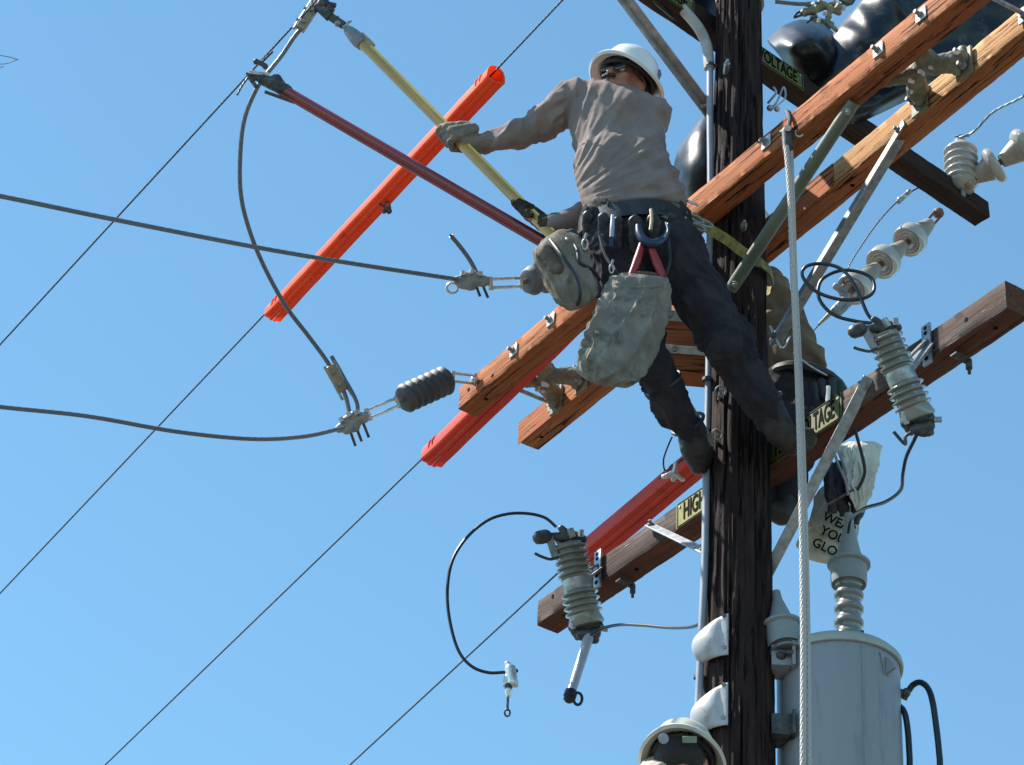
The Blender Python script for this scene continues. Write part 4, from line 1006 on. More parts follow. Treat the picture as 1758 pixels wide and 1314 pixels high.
# ------------------------------------------------------------------ transformer
def transformer():
    rim = P(1440, 1150, .0); cx = P(1439, 1150, .06); Y = .06
    cx = P(1439, 1150, Y); r = ps(101, Y); ztop = cx.z+.012; c0 = V((cx.x, Y, ztop))
    t = thing('transformer', 'big grey cylindrical transformer mounted right of the pole', 'transformer', V((cx.x, Y, ztop-.95)))
    Z = V((0, 0, 1))
    m = MB(); m.lathe(c0-Z*.95, Z, [(0, r*.7), (0, r*.96), (.012, r*.99), (.93, r*.985), (.945, r*.98), (.945, r*.7)], 72); tank = m.build('tank', M_tank, t, bevel=.003)
    m = MB(); m.lathe(c0-Z*.004, Z, [(0, r*.9), (-.016, r*1.0), (-.014, r*1.035), (.0, r*1.045), (.012, r*1.03), (.028, r*.96), (.050, r*.6), (.058, r*.01)], 72); m.build('lid', M_lid, t, ang=30)
    m = MB(); sa = R_(-75); sn = V((math.cos(sa), math.sin(sa), 0)); m.tube([c0+sn*r*.992-Z*.02, c0+sn*r*.992-Z*.94], .0022, 6, spline=False); m.build('weld_seam', M_tank, t)
    # bushing with its grey guard
    def bushing(base, ax, L, rs, cap, cone, name):
        m = MB(); d = ax.normalized(); m.lathe(base, d, [(0, rs*1.15), (.012, rs*1.1)]+[(h+.012, q) for h, q in shed_prof(L, 6, rs*.82, rs)]+[(L+.02, rs*.8)], 32)
        o = m.build(name, M_porc, t, ang=55)
        m = MB(); m.lathe(base+d*(L+.0), d, [(0, rs*.7), (-.02, rs*1.16), (.0, rs*1.22), (.055, rs*1.22), (.060, rs*1.45), (.070, rs*1.45), (.074, rs*1.15)], 28); m.build('guard_skirt', M_guard, o, ang=30)
        m = MB(); m.lathe(base+d*(L+.074), d, [(0, rs*1.08), (cone*.2, rs*.80), (cone*.75, rs*.36), (cone, rs*.30), (cone, rs*.1)], 20); m.build('guard_cone', M_guard, o, ang=30)
        return o
    b1 = P(1456, 1085, Y+.02); b1.z = ztop+.03
    # put the bushing so its ribs show at the photo column
    tgt = P(1455, 1040, Y+.02); bt = V((tgt.x, Y+.02, ztop+.025))
    o = bushing(bt, V((.02, 0, 1)), .335, ps(25), 0, .20, 'bushing')
    m = MB(); q = bt+V((.045, -.02, .12)); m.bar(q, q-Z*.10, .016, .012, V((1, 0, 0))); m.build('spark_gap', M_darkmet, o)
    b2 = P(1350, 1122, -.06); bushing(b2, P(1336, 1040, -.04)-b2, .045, ps(24), 0, .14, 'bushing')
    m = MB(); m.ball(b2-V((.02, .02, .02)), .018, 8); m.cyl(b2-V((.03, .03, .01)), b2+V((.02, -.04, -.02)), .010, n=8); m.build('bushing_clamp', M_darkmet, t)
    # lifting lug
    a = R_(-48); n = V((math.cos(a), math.sin(a), 0)); tn = V((-n.y, n.x, 0)); q = c0 + n*r*.985 - Z*.075
    m = MB(); m.prism([q+Z*.038+tn*.03, q+Z*.038-tn*.03, q-Z*.038-tn*.012, q-Z*.038+tn*.012], n*.004)
    m.prism([q+tn*.006+n*.004+Z*.03, q+tn*.006+n*.042-Z*.01, q+tn*.006+n*.042-Z*.026, q+tn*.006+n*.004-Z*.036], -tn*.012); m.build('lifting_lug', M_tank, t, bevel=.0015)
    # pole brackets
    for (y, x0) in ((1140, 1322), (1258, 1322)):
        p = P(1342, y, -.02); m = MB(); m.box(V((p.x-.004, -.03, p.z)), (V((1, 0, 0)), V((0, 1, 0)), Z), (.036, .05, .040)); m.box(V((p.x+.033, -.055, p.z)), (V((1, 0, 0)), V((0, 1, 0)), Z), (.006, .05, .046)); m.box(V((p.x-.01, -.05, p.z-.043)), (V((1, 0, 0)), V((0, 1, 0)), Z), (.030, .045, .003)); m.build('mounting_bracket', M_tank if y < 1200 else M_darkmet, t, bevel=.002)
    # low voltage terminals on the right side
    for (x, y, l) in ((1545, 1190, 1), (1541, 1216, 0)):
        p = P(x, y, Y-.03); m = MB()
        m.cyl(V((cx.x+r*.93, p.y, p.z)), p+RT*.008, .012, n=12)
        if l: m.ball(p+RT*.02, .017, 8); m.cyl(p+RT*.012-UP*.022, p+RT*.03+UP*.014, .012, n=6); m.cyl(p+RT*.0+UP*.014, p-UP*.014, .008, n=6)
        m.build('terminal', M_darkmet, t)
transformer()
lead('black low voltage lead arching out from the transformer terminal', [(1560, 1186, .03), (1568, 1176, .02), (1580, 1172, .0), (1593, 1182, -.02), (1601, 1205, -.04), (1607, 1245, -.04), (1612, 1290, -.04), (1614, 1340, -.04), (1614, 1600, -.04)], ps(5.2))
lead('inner black low voltage lead close against the transformer side', [(1538, 1214, .03), (1545, 1214, .02), (1553, 1224, .0), (1558, 1250, .0), (1561, 1290, .0), (1562, 1340, .0), (1562, 1600, .0)], ps(5.2))

# ------------------------------------------------------------------ people
def orient(fwd, up):
    up = V(up).normalized(); f = V(fwd); f = (f - up*f.dot(up)).normalized(); r = f.cross(up).normalized(); return r, f, up
def add_head(b, c, fr, s=1.0):
    r, f, u = fr
    b.ball(c + u*.012*s - f*.012*s, (.076*s, .096*s, .088*s), 24, (r, f, u))
    b.ball(c - u*.045*s + f*.022*s, (.058*s, .066*s, .062*s), 20, (r, f, u))
    b.cap(c - u*.088*s + f*.055*s, .022*s, c - u*.080*s + f*.066*s, .020*s)                       # chin
    b.cap(c + u*.012*s + f*.086*s, .009*s, c - u*.028*s + f*.108*s, .013*s)                       # nose
    for k in (-1, 1):
        b.cap(c + u*.022*s + f*.080*s + r*k*.012*s, .010*s, c + u*.022*s + f*.068*s + r*k*.048*s, .010*s)   # brow
        b.ball(c - u*.015*s + f*.062*s + r*k*.038*s, (.022*s, .022*s, .020*s), 12, (r, f, u))      # cheek
        b.ball(c - u*.008*s - f*.008*s + r*k*.078*s, (.009*s, .020*s, .032*s), 14, (r, f, u))      # ear
        b.ball(c - u*.032*s + f*.100*s + r*k*.010*s, (.008*s, .008*s, .006*s), 8, (r, f, u))
    b.cap(c - u*.054*s + f*.082*s - r*.018*s, .008*s, c - u*.054*s + f*.082*s + r*.018*s, .008*s)  # lips
    b.cap(c - u*.062*s + f*.080*s - r*.014*s, .007*s, c - u*.062*s + f*.080*s + r*.014*s, .007*s)
def face_bits(c, fr, t, s=1.0, glasses=True, beard=True, nape=True):
    r, f, u = fr
    for k in (-1, 1):
        m = MB(); m.ball(c + u*.006*s + f*.080*s + r*k*.030*s, (.013*s, .009*s, .010*s), 10, (r, f, u)); m.build('eye', M_white, t)
    if glasses:
        m = MB()
        for k in (-1, 1): m.ball(c + u*.006*s + f*.098*s + r*k*.032*s, (.030*s, .006*s, .020*s), 14, (r, f, u))
        for k in (-1, 1): m.tube([c+u*.010*s+f*.096*s+r*k*.060*s, c+u*.008*s+f*.04*s+r*k*.078*s, c+u*.0*s-f*.01*s+r*k*.082*s], .003*s, 6)
        m.build1('glasses', M_lens, t)
    if beard:
        m = Blob(); m.cap(c-u*.043*s+f*.098*s-r*.024*s, .008*s, c-u*.040*s+f*.104*s, .009*s); m.cap(c-u*.040*s+f*.104*s, .009*s, c-u*.043*s+f*.098*s+r*.024*s, .008*s)
        remesh(m, .003, 1, lambda q, n: .002*fbm(q, 200)).build1('moustache', M_hair, t)
    m = Blob(); m.ball(c + u*.01*s - f*.032*s, (.082*s, .084*s, .078*s), 20, (r, f, u))
    if nape: m.ball(c - u*.05*s - f*.062*s, (.055*s, .030*s, .040*s), 14, (r, f, u))
    remesh(m, .006, 1, lambda q, n: .003*fbm(q, 120)).build1('hair', M_hair, t)
def hard_hat(c, fr, t, m_, full=True, R=.138):
    """c = centre of the brim plane"""
    r, f, u = fr
    hat = bpy.data.objects.new('hard_hat', None); C.objects.link(hat); hat.parent = t; hat.location = world_of(t).inverted() @ c
    pr = [(-.016, R*1.02), (-.012, R*1.045), (-.006, R*1.03), (.004, R*.90), (.014, R*.80), (.05, R*.765), (.085, R*.66), (.112, R*.46), (.126, R*.22), (.129, .002)]
    inn = [(h-.004, q-.005) for h, q in pr if q > .02][::-1]
    m = MB(); n = 56; vs = []; fs = []; al = pr + [(.124, .002)] + inn[:]
    for h, q in al:
        for k in range(n):
            th = 2*math.pi*k/n; rid = 1.0
            ex = 1.12 if full else (1.12 + (.10 if math.sin(th) > .55 and h < .01 else 0))
            vs.append(c + u*(h - (.010*math.cos(2*th) if q > R*.85 else 0)) + r*(math.cos(th)*max(q, .001)) + f*(math.sin(th)*max(q, .001)*ex))
    L_ = len(al)
    for i in range(L_):
        j = (i+1) % L_
        for k in range(n): k2 = (k+1) % n; fs.append((i*n+k, i*n+k2, j*n+k2, j*n+k))
    m.add(vs, fs); m.build1('shell', m_, hat, ang=50)
    m = MB(); m.tube([c+u*.095-f*.05, c+u*.128+f*.0-f*.0, c+u*.10+f*.055], .010, 8); m.build1('ridge', m_, hat)
    for k in range(6):
        th = math.pi*k/3+.4; m = MB(); m.tube([c+u*.012+r*math.cos(th)*R*.74+f*math.sin(th)*R*.80, c+u*.055+r*math.cos(th)*R*.64+f*math.sin(th)*R*.7, c+u*.092+r*math.cos(th)*R*.2+f*math.sin(th)*R*.25], .006, 6); m.build1('strap', M_leather, hat)
    m = MB(); m.tube([c-u*.006+r*math.cos(a)*R*.70+f*math.sin(a)*R*.80 for a in [i*math.pi/12 for i in range(24)]], .009, 8, closed=True, spline=False); m.build1('headband', M_leather, hat)
    return hat
def grip(m, c, a, w_, v, rs, s=1.0, fr=.0105):
    """closed hand round a rod: c on the rod's axis, a along it, w_ towards the wrist, v = back of the hand"""
    a = a.normalized(); v = (v - a*v.dot(a)).normalized(); w_ = (w_ - a*w_.dot(a)*.6).normalized(); w2 = (w_ - v*w_.dot(v)).normalized()
    rr = rs + fr
    m.cap(c + v*(rr+.006) - w2*.012*s + a*.028*s, .017*s, c + v*(rr+.004) + w2*.045*s + a*.018*s, .020*s)
    m.cap(c + v*(rr+.006) - w2*.012*s - a*.028*s, .017*s, c + v*(rr+.004) + w2*.045*s - a*.014*s, .020*s)
    m.cap(c + v*(rr+.008) - w2*.010*s, .018*s, c + v*(rr+.004) + w2*.06*s, .022*s)
    for i, (o, L) in enumerate(((.036, .9), (.0125, 1.0), (-.0115, .96), (-.034, .82))):
        q = c + a*o*s
        p = [q + v*(rr+.004) - w2*.018*s, q + v*(rr*.55) - w2*(rr+.010)*1.0, q - v*(rr*.55) - w2*(rr+.004), q - v*(rr+.003) + w2*.006*L]
        m.chain(p, [fr*1.12*s, fr*1.08*s, fr*s, fr*.88*s])
    p = [c + v*(rr*.7) + w2*.045*s + a*.030*s, c + v*.0 + w2*(rr+.016) + a*.046*s, c - v*(rr+.002) + w2*.008 + a*.050*s, c - v*(rr+.002) - w2*.016 + a*.040*s]
    m.chain(p, [fr*1.5*s, fr*1.3*s, fr*1.15*s, fr*s])
def patch_noise(A_): return lambda q, n: A_*fbm(q, 22, 4)

def lineman():
    t = thing('person', 'lineman in brown grey shirt, white hard hat and tool belt leaning off the pole', 'person', P(1195, 800, -.1))
    J = dict(pel=P(1093, 405, -.40), wst=P(1083, 345, -.41), chs=P(1062, 225, -.38), nk=P(1062, 160, -.33), ls=P(990, 170, -.36), rs=P(1122, 198, -.40),
             le=P(918, 222, -.27), lw=P(822, 246, -.24), re=P(1045, 345, -.22), rw=P(938, 386, -.34),
             lh=P(1052, 425, -.40), rh=P(1150, 425, -.41), lk=P(1118, 625, -.33), la=P(1188, 748, -.12), rk=P(1250, 595, -.37), ra=P(1330, 725, -.23))
    hatc = P(1078, 136, -.36)
    n = (FW*.50 + (RT*.405 + UP*.914)*.866).normalized(); fwd = -RT*.66 - FW*.85 - UP*.10
    fr = orient(fwd, n); hc = hatc - n*.030
    # ---- the body under the clothes
    b = Blob(); add_head(b, hc, fr, .98)
    b.chain([hc - n*.06 - fr[1]*.02, J['nk'], J['chs'], J['wst'], J['pel']], [.052, .05, .075, .075, .075])
    for s_, e_, w_ in (('ls', 'le', 'lw'), ('rs', 're', 'rw')): b.chain([J['nk'], J[s_], J[e_], J[w_]], [.045, .04, .032, .026])
    for h_, k_, a_ in (('lh', 'lk', 'la'), ('rh', 'rk', 'ra')): b.chain([J['pel'], J[h_], J[k_], J[a_]], [.07, .055, .045, .035])
    b.cap(J['la'], .04, P(1200, 782, -.06), .035); b.cap(J['ra'], .04, P(1362, 760, -.20), .035)
    for hnd, c_ in (('lw', P(790, 245, -.235)), ('rw', P(906, 372, -.33))): b.cap(J[hnd], .020, c_, .013)
    remesh(b, .008, 2).build1('body', M_skin, t)
    face_bits(hc, fr, t, .98)
    hat = hard_hat(hatc, fr, t, M_white)
    # stickers on the hat shell
    for (dx, dy, mt, s_) in ((.62, .55, mat('blue_sticker', (.10, .12, .30), .5), .015), (.95, .12, mat('green_sticker', (.03, .10, .05), .5), .017)):
        pass
    th = R_(205)
    for th, h, mt, nm in ((R_(200), .047, mat('blue_sticker', (.10, .12, .30), .5), 'sticker'), (R_(238), .030, mat('green_sticker', (.03, .09, .05), .5), 'sticker')):
        rr = .138*.775; q = hatc + n*h + fr[0]*math.cos(th)*rr + fr[1]*math.sin(th)*rr*1.12; nn = (fr[0]*math.cos(th) + fr[1]*math.sin(th)).normalized(); tt = nn.cross(n)
        m = MB(); m.box(q, (nn, tt, n), (.003, .016, .013)); m.build1(nm, mt, hat, bevel=.002)
    # ---- shirt
    S = Blob()
    side = (J['rs']-J['ls']).normalized()
    S.cap(P(1030, 188, -.37), .108, P(1072, 205, -.385), .118, (FW, .82)); S.cap(P(1095, 215, -.395), .095, P(1105, 280, -.40), .098, (FW, .85))
    S.cap(P(1025, 195, -.37), .110, P(1050, 290, -.40), .125, (FW, .8)); S.cap(P(1045, 280, -.40), .135, P(1067, 358, -.41), .136, (FW, .8)); S.cap(P(1095, 270, -.41), .112, P(1118, 347, -.415), .126, (FW, .85))
    S.cap(J['ls']+UP*.0, .072, P(1040, 172, -.35), .078); S.cap(P(1100, 192, -.39), .075, P(1060, 175, -.36), .07)
    S.chain([J['ls'], P(948, 200, -.32), J['le']+UP*.004, P(868, 239, -.25), P(824, 248, -.24)], [.080, .070, .060, .047, .036])
    S.chain([J['rs'], P(1085, 275, -.30), J['re'], P(985, 378, -.31), P(944, 387, -.34)], [.07, .065, .055, .044, .037])
    S.chain([hc - n*.075 - fr[1]*.03, P(1062, 168, -.34)], [.056, .075])
    f1 = folds(RT*.80+UP*.60, 15, 4.0, .013, 2.0); f2 = folds(RT*.35+UP*.93, 20, 5, .011, 7.0)
    O = P(1090, 330, -.41)
    def dsp(q, nn):
        rel = q - O; x = rel.dot(RT)/ps(1); y = rel.dot(UP)/ps(1)          # shirt space, in photo pixels
        if x < -118 and y > 20: return f2(q, nn)*1.0 + .002*fbm(q, 30)
        # folds fan out from the left of the waist toward the right ribs
        px_, py_ = x + 130, y + 25; ang = math.atan2(py_, max(px_, 1)); rad = math.hypot(px_, py_)
        v = noise.noise(V((ang*9.0, rad*.006, 3.1))); rdg = (1-abs(v))**6
        v2 = noise.noise(V((ang*17.0+4, rad*.010, 7.7))); rdg2 = (1-abs(v2))**7
        amp = .5 + .5*max(0, min(1, (120-y)/120))
        near = min(1, max(0, (rad-35)/90))
        return (.019*rdg + .009*rdg2 - .010)*amp*(.25+.75*near) + .004*fbm(q, 9, 2)
    o = remesh(S, .0060, 4, dsp, 2).build1('shirt', M_shirt, t, ang=80)
    # collar
    m = Blob(); cc = hc - n*.098 - fr[1]*.028
    m.chain([cc + (fr[0]*math.cos(a)*.066 + fr[1]*math.sin(a)*.072) for a in [i*math.pi/8 for i in range(17)]], [.013]*17)
    remesh(m, .005, 2).build1('collar', M_shirt, t)
    # cuffs
    # ---- trousers
    T = Blob()
    T.cap(P(1045, 385, -.40), .105, P(1135, 388, -.41), .108, (FW, .9)); T.cap(P(1050, 420, -.39), .105, P(1138, 430, -.405), .112, (FW, .95))
    T.chain([J['lh'], P(1078, 530, -.38), J['lk'], P(1150, 690, -.23), P(1182, 742, -.14)], [.108, .088, .070, .066, .050])
    T.chain([J['rh']+RT*.0, P(1195, 500, -.40), J['rk'], P(1284, 655, -.31), P(1322, 716, -.24)], [.112, .094, .078, .070, .054])
    T.cap(P(1262, 575, -.39), .062, P(1246, 600, -.41), .060)
    f3 = folds(RT*.5-UP*.85, 17, 4.0, .013, 3.0); f4 = folds(RT*.9+UP*.3, 17, 5, .014, 9.0)
    def td(q, nn):
        kn = min((q-J['lk']).length, (q-J['rk']).length); a = max(0, 1-kn/.22)
        return f3(q, nn)*(1-a*.6) + f4(q, nn)*a*1.5 + .003*fbm(q, 16)
    remesh(T, .0064, 4, td, 1).build1('trousers', M_jean, t, ang=80)
    # ---- boots and climbers
    for nm, pts, rs_ in (('l', [(1186, 736, -.13), (1193, 772, -.10), (1200, 790, -.07), (1214, 780, -.03)], (.052, .052, .042, .036)),
                         ('r', [(1320, 700, -.25), (1336, 736, -.225), (1358, 758, -.21), (1386, 752, -.19)], (.056, .054, .046, .036))):
        m = Blob(); p = [P(*q) for q in pts]; m.chain(p, rs_); m.cap(p[1]-UP*.012, rs_[1]*.9, p[2]-UP*.016, .036)
        m.cap(p[2]-UP*.028, .022, p[3]-UP*.030, .020)
        remesh(m, .006, 2, lambda q, n_: .003*fbm(q, 40)).build1('boot', M_boot, t)
        so_ = Blob(); dn = (p[3]-p[2]).cross(FW).normalized(); dn = dn if dn.dot(UP) < 0 else -dn
        so_.cap(p[2]+dn*.026, .022, p[3]+dn*.026, .018, (dn, .45)); so_.cap(p[1]+dn*.034+(p[1]-p[2])*.3, .030, p[2]+dn*.030, .024, (dn, .5)); remesh(so_, .005, 1).build1('boot_sole', M_leather, t)
        sh = MB(); d = (p[0]-J['lk' if nm == 'l' else 'rk']).normalized(); q = p[0] + (RT*.046 if nm == 'l' else RT*-.046)
        sh.bar(q - d*.22, q + d*.06, .020, .006, FW); sh.build1('climber_shank', M_dull, t, bevel=.001)
        for f_ in (.02, .20):
            e = p[0] - d*f_ ; sz = .058+.03*f_; _, a1, a2 = frame_of(d); sp = MB(); sp.tube([e + (a1*math.cos(a)+a2*math.sin(a))*sz*1.06 for a in [i*math.pi/10 for i in range(20)]], .007, 6, closed=True, spline=False); sp.build1('climber_strap', M_leather, t)
    # ---- gloves
    ya, yb = P(598, 52, -.10), P(962, 420, -.36); yd = (yb-ya).normalized()
    def on(px):
        f_ = (px-598)/(962-598); return ya+(yb-ya)*f_
    m = Blob(); c1 = on(789); grip(m, c1, -yd, (J['lw']-c1), -FW*.75+UP*.6, ps(9), 1.12, .0112); m.chain([c1 + (J['lw']-c1)*.45 - FW*.02, J['lw'], P(840, 245, -.245)], [.030, .034, .038])
    remesh(m, .0034, 1, lambda q, n_: .002*fbm(q, 60)).build1('glove', M_glove, t)
    m = Blob(); c2 = on(912); grip(m, c2, -yd, (J['rw']-c2), FW*.9+RT*.1, ps(9), 1.10, .0112); m.chain([c2 + FW*.035 + (J['rw']-c2)*.4, J['rw'], P(955, 383, -.33)], [.028, .034, .039])
    o = remesh(m, .0045, 1, lambda q, n_: .0025*fbm(q, 60)).build1('glove', M_glovedk, t); o['label'] = 'dark brown leather glove nearer the belt'
    # ---- belt and harness
    m = MB(); ring = []
    for i in range(28):
        a = 2*math.pi*i/28; ring.append(P(1090, 388, -.40) + (RT*.99+UP*.06)*math.cos(a)*.196 + (V((0, 1, 0))*.98+UP*.1)*math.sin(a)*.125)
    bm_ = MB(); vs = []; fs = []
    for p in ring:
        ce = P(1090, 388, -.40); rd = (p-ce).normalized()
        vs += [p - V((0, 0, .034)), p + V((0, 0, .034)), p + V((0, 0, .034)) + rd*.010, p - V((0, 0, .034)) + rd*.010]
    N_ = len(ring)
    for i in range(N_):
        j = (i+1) % N_
        for k in range(4): fs.append((i*4+k, i*4+(k+1) % 4, j*4+(k+1) % 4, j*4+k))
    bm_.add(vs, fs); belt = bm_.build1('tool_belt', M_leather, t, ang=50)
    Yf = -.54
    def back(x, y, dz=0): return P(x, y, Yf+dz)
    for (x, y, w_, h_) in ((1010, 392, 13, 34), (1036, 398, 12, 40), (1062, 402, 11, 36), (1090, 405, 14, 40), (1122, 400, 15, 34), (1152, 392, 13, 30), (1176, 380, 10, 24)):
        Yl = Yf + .012 + abs(x-1090)**2*1.25e-5; k = ps(1, Yf); q = P(x, y, Yl); m = Blob(); m.cap(q+UP*k*h_*.6, k*w_*.9, q-UP*k*h_*.6, k*w_*.75, (FW, .6)); remesh(m, .005, 1, lambda c_, n_: .002*fbm(c_, 60)).build1('pouch', M_leather, belt)
    m = MB(); m.tube([back(1172, 352, .08), back(1178, 368, .07), back(1170, 385, .05)], ps(3), 6); m.tube([back(1180, 345, .1), back(1198, 352, .14)], ps(2.5), 6); m.build('buckle', M_bright, belt)
    for (x, y) in ((1026, 350), (1140, 372), (1160, 352)): m = MB(); m.bar(back(x-7, y-3, .03), back(x+7, y+3, .03), ps(5), .004, FW); m.build1('keeper', M_green, belt)
    # safety strap round the pole
    m = MB(); pts = [P(1186, 372, -.40), P(1215, 392, -.34), P(1248, 412, -.25), P(1274, 432, -.17), P(1300, 448, -.13), P(1322, 470, -.05), P(1318, 500, .12), P(1262, 470, .19), P(1205, 420, .08), P(1150, 400, -.15), P(1100, 398, -.28)]
    cm = catmull(pts, 8); vs = []; fs = []
    for i, p in enumerate(cm):
        d = (cm[min(i+1, len(cm)-1)] - cm[max(i-1, 0)]).normalized(); ce = V((PX, 0, p.z)); o_ = -FW if i < 34 else (p-ce).normalized(); u_ = d.cross(o_).normalized(); h_ = .019
        vs += [p-u_*h_, p+u_*h_, p+u_*h_+o_*.006, p-u_*h_+o_*.006]
    for i in range(len(cm)-1):
        for k in range(4): fs.append((i*4+k, i*4+(k+1) % 4, i*4+4+(k+1) % 4, i*4+4+k))
    m.add(vs, fs); m.build1('safety_strap', M_lanyard, t, ang=60)
    for (x, y, Yq) in ((1196, 376, -.40), (1212, 384, -.38), (1200, 390, -.40)):
        m = MB(); e = P(x, y, Yq); m.tube([e + (RT*math.cos(a)*12+UP*(math.sin(a)*5 - math.cos(a)*5))*ps(1) for a in [i*math.pi/6 for i in range(12)]], ps(2), 6, closed=True, spline=False); m.build1('snap_hook', M_galv, t)
    # cord from the knee to the left boot
    m = MB(); m.tube([P(1160, 505, -.38), P(1182, 540, -.33), P(1194, 575, -.27), P(1200, 600, -.22)], ps(3.5), 8); m.build1('leg_strap', M_leather, t)
lineman()

def tool(name, label, cat, build):
    t = thing(name, label, cat, build[0]); build[1](t)
kk = ps(1, -.55)
def t_hook(t):
    c = P(1120, 398, -.575)
    m = MB(); m.tube([P(1096, 388, -.575), P(1098, 402, -.58), P(1107, 414, -.585), P(1121, 419, -.585), P(1134, 413, -.58), P(1144, 402, -.575), P(1148, 385, -.57)], [kk*6, kk*7.5, kk*8.5, kk*9, kk*7, kk*5, kk*3.5], 10); m.build('jaw', M_bluetool, t)
    m = MB(); m.tube([P(1118, 360, -.56), P(1119, 378, -.575), P(1117, 396, -.585)], kk*3.4, 8); m.build('handle', M_bronze, t)
    m = MB(); m.tube([P(1143, 382, -.585), P(1146, 396, -.588), P(1140, 408, -.59)], kk*1.6, 6); m.build('edge', M_galv, t)
tool('cable_cutter', 'dark blue curved cable cutter hanging at the back of the tool belt', 'tool', (P(1120, 400, -.575), t_hook))
def t_knife(t):
    m = MB(); m.tube([P(1052, 370, -.575), P(1051, 392, -.58), P(1050, 408, -.58)], [kk*3.6, kk*4.6, kk*4], 10); m.build('handle', M_fuse, t)
    m = MB(); m.bar(P(1050, 408, -.58), P(1049, 424, -.58), kk*6, .006, FW); m.build('sheath', M_bluetool, t)
tool('knife', 'pale handled tool standing in the lineman belt', 'tool', (P(1051, 395, -.575), t_knife))
def t_pliers(t):
    for l in (([1102, 420], [1094, 448], [1084, 472]), ([1116, 422], [1128, 452], [1143, 486])):
        m = MB(); m.tube([P(*q, -.57-.0*i) for i, q in enumerate(l)], [kk*6, kk*8, kk*6], 10); m.build1('handle', M_redgrip, t)
    m = MB(); m.ball(P(1108, 416, -.575), kk*10, 10); m.build('pivot', M_darkmet, t)
tool('pliers', 'red handled pliers hanging between the tool belt and the canvas bag', 'tool', (P(1108, 420, -.57), t_pliers))
def t_carab(x, y, s_, label):
    def f(t):
        c = P(x, y, -.58); m = MB(); m.tube([c+(RT*math.cos(a)*5*s_+UP*math.sin(a)*9*s_)*kk for a in [i*math.pi/6 for i in range(12)]], kk*1.8, 6, closed=True, spline=False); m.build('ring', M_bright, t)
        m = MB(); m.cyl(c+UP*kk*8*s_, c+UP*kk*20*s_+RT*kk*3, kk*2.6, n=8); m.build('swivel', M_galv, t)
    tool('carabiner', label, 'carabiner', (P(x, y, -.58), f))
t_carab(1004, 420, 1.0, 'silver carabiner clipped between the canvas tool bucket and the belt')
t_carab(1050, 462, .8, 'silver carabiner hanging low under the pale handled tool')

# cloth sacks: a loft along a path whose wall is pleated in long folds
def sack(rows, Y, depth, seed, amp=.010, nf=2.2, along=5.0, n=110, sub=12, crumple=.003, top_gather=True):
    """rows: (photo x, photo y, half width in photo pixels)"""
    k = ps(1, Y); pts = catmull([V((x, y, h)) for x, y, h in rows], sub); N = len(pts); vs = []; fs = []
    for i, p in enumerate(pts):
        a = pts[max(i-1, 0)]; b = pts[min(i+1, N-1)]; tx, ty = b.x-a.x, b.y-a.y; l = math.hypot(tx, ty) or 1; sx, sy = -ty/l, tx/l
        side = (RT*sx - UP*sy); c = P(p.x, p.y, Y); t_ = i/(N-1)
        for j in range(n):
            th = 2*math.pi*j/n; cx, cy = math.cos(th), math.sin(th)
            q = V((cx*nf, cy*nf, t_*along + seed)); q += V((1, 1, 0))*.35*noise.noise(V((cx*1.3, cy*1.3, t_*3+seed)))
            v = noise.noise(q); w2 = noise.noise(V((cx*nf*2.3+7, cy*nf*2.3, t_*along*.7+seed)))
            d = amp*(1.5*(1-abs(v))**5 - .6) + amp*.5*((1-abs(w2))**6) 
            d *= min(1, .35 + 1.2*math.sin(math.pi*min(1, t_*1.02)))
            h = max(p.z, .5)*k; rr = 1 + d/max(h, .03)
            o = side*(cx*h*rr) + FW*(cy*min(h*depth, h)*rr)
            vs.append(c + o + side*(crumple*noise.noise(c*30+V((cx, cy, 0))*2)))
    for i in range(N-1):
        for j in range(n): j2 = (j+1) % n; fs.append((i*n+j, i*n+j2, (i+1)*n+j2, (i+1)*n+j))
    fs += [tuple(range(n-1, -1, -1)), tuple((N-1)*n+j for j in range(n))]
    m = MB(); m.add(vs, fs); return m
# grey canvas bag hanging from the belt
def canvas_bag():
    t = thing('canvas_bag', 'dirty grey canvas bag hanging from the belt between the lineman legs', 'bag', P(1095, 470, -.55)); Y = -.58
    g_ = lambda x, y, dy=0: P(x, y, Y+dy)
    sack([(1100, 472, 32), (1099, 482, 43), (1094, 510, 49), (1080, 552, 54), (1058, 598, 57), (1042, 630, 51), (1034, 652, 36), (1031, 662, 10)], Y, .72, 6.3, amp=.019, nf=1.8, along=2.0, crumple=.008).build1('sack', M_canvas, t, ang=75)
    m = MB(); ring = [g_(1098 + math.cos(a)*47, 482 + math.sin(a)*13, .05*math.sin(a)*-1) for a in [i*math.pi/12 for i in range(24)]]; m.tube(ring, .007, 8, closed=True, spline=False); m.build1('drawstring', M_canvas, t)
    m = MB(); m.tube([g_(1060, 470), g_(1040, 440, .03), g_(1030, 405, .05)], .006, 6); m.tube([g_(1140, 478), g_(1150, 450, .03), g_(1148, 410, .05)], .006, 6); m.build('hanging_cord', M_leather, t)
canvas_bag()
M_leatherbr = mat('worn_brown_leather', (.10, .07, .055), .8, 0, (.17, .13, .10), 22, bump=.3, bscale=90)
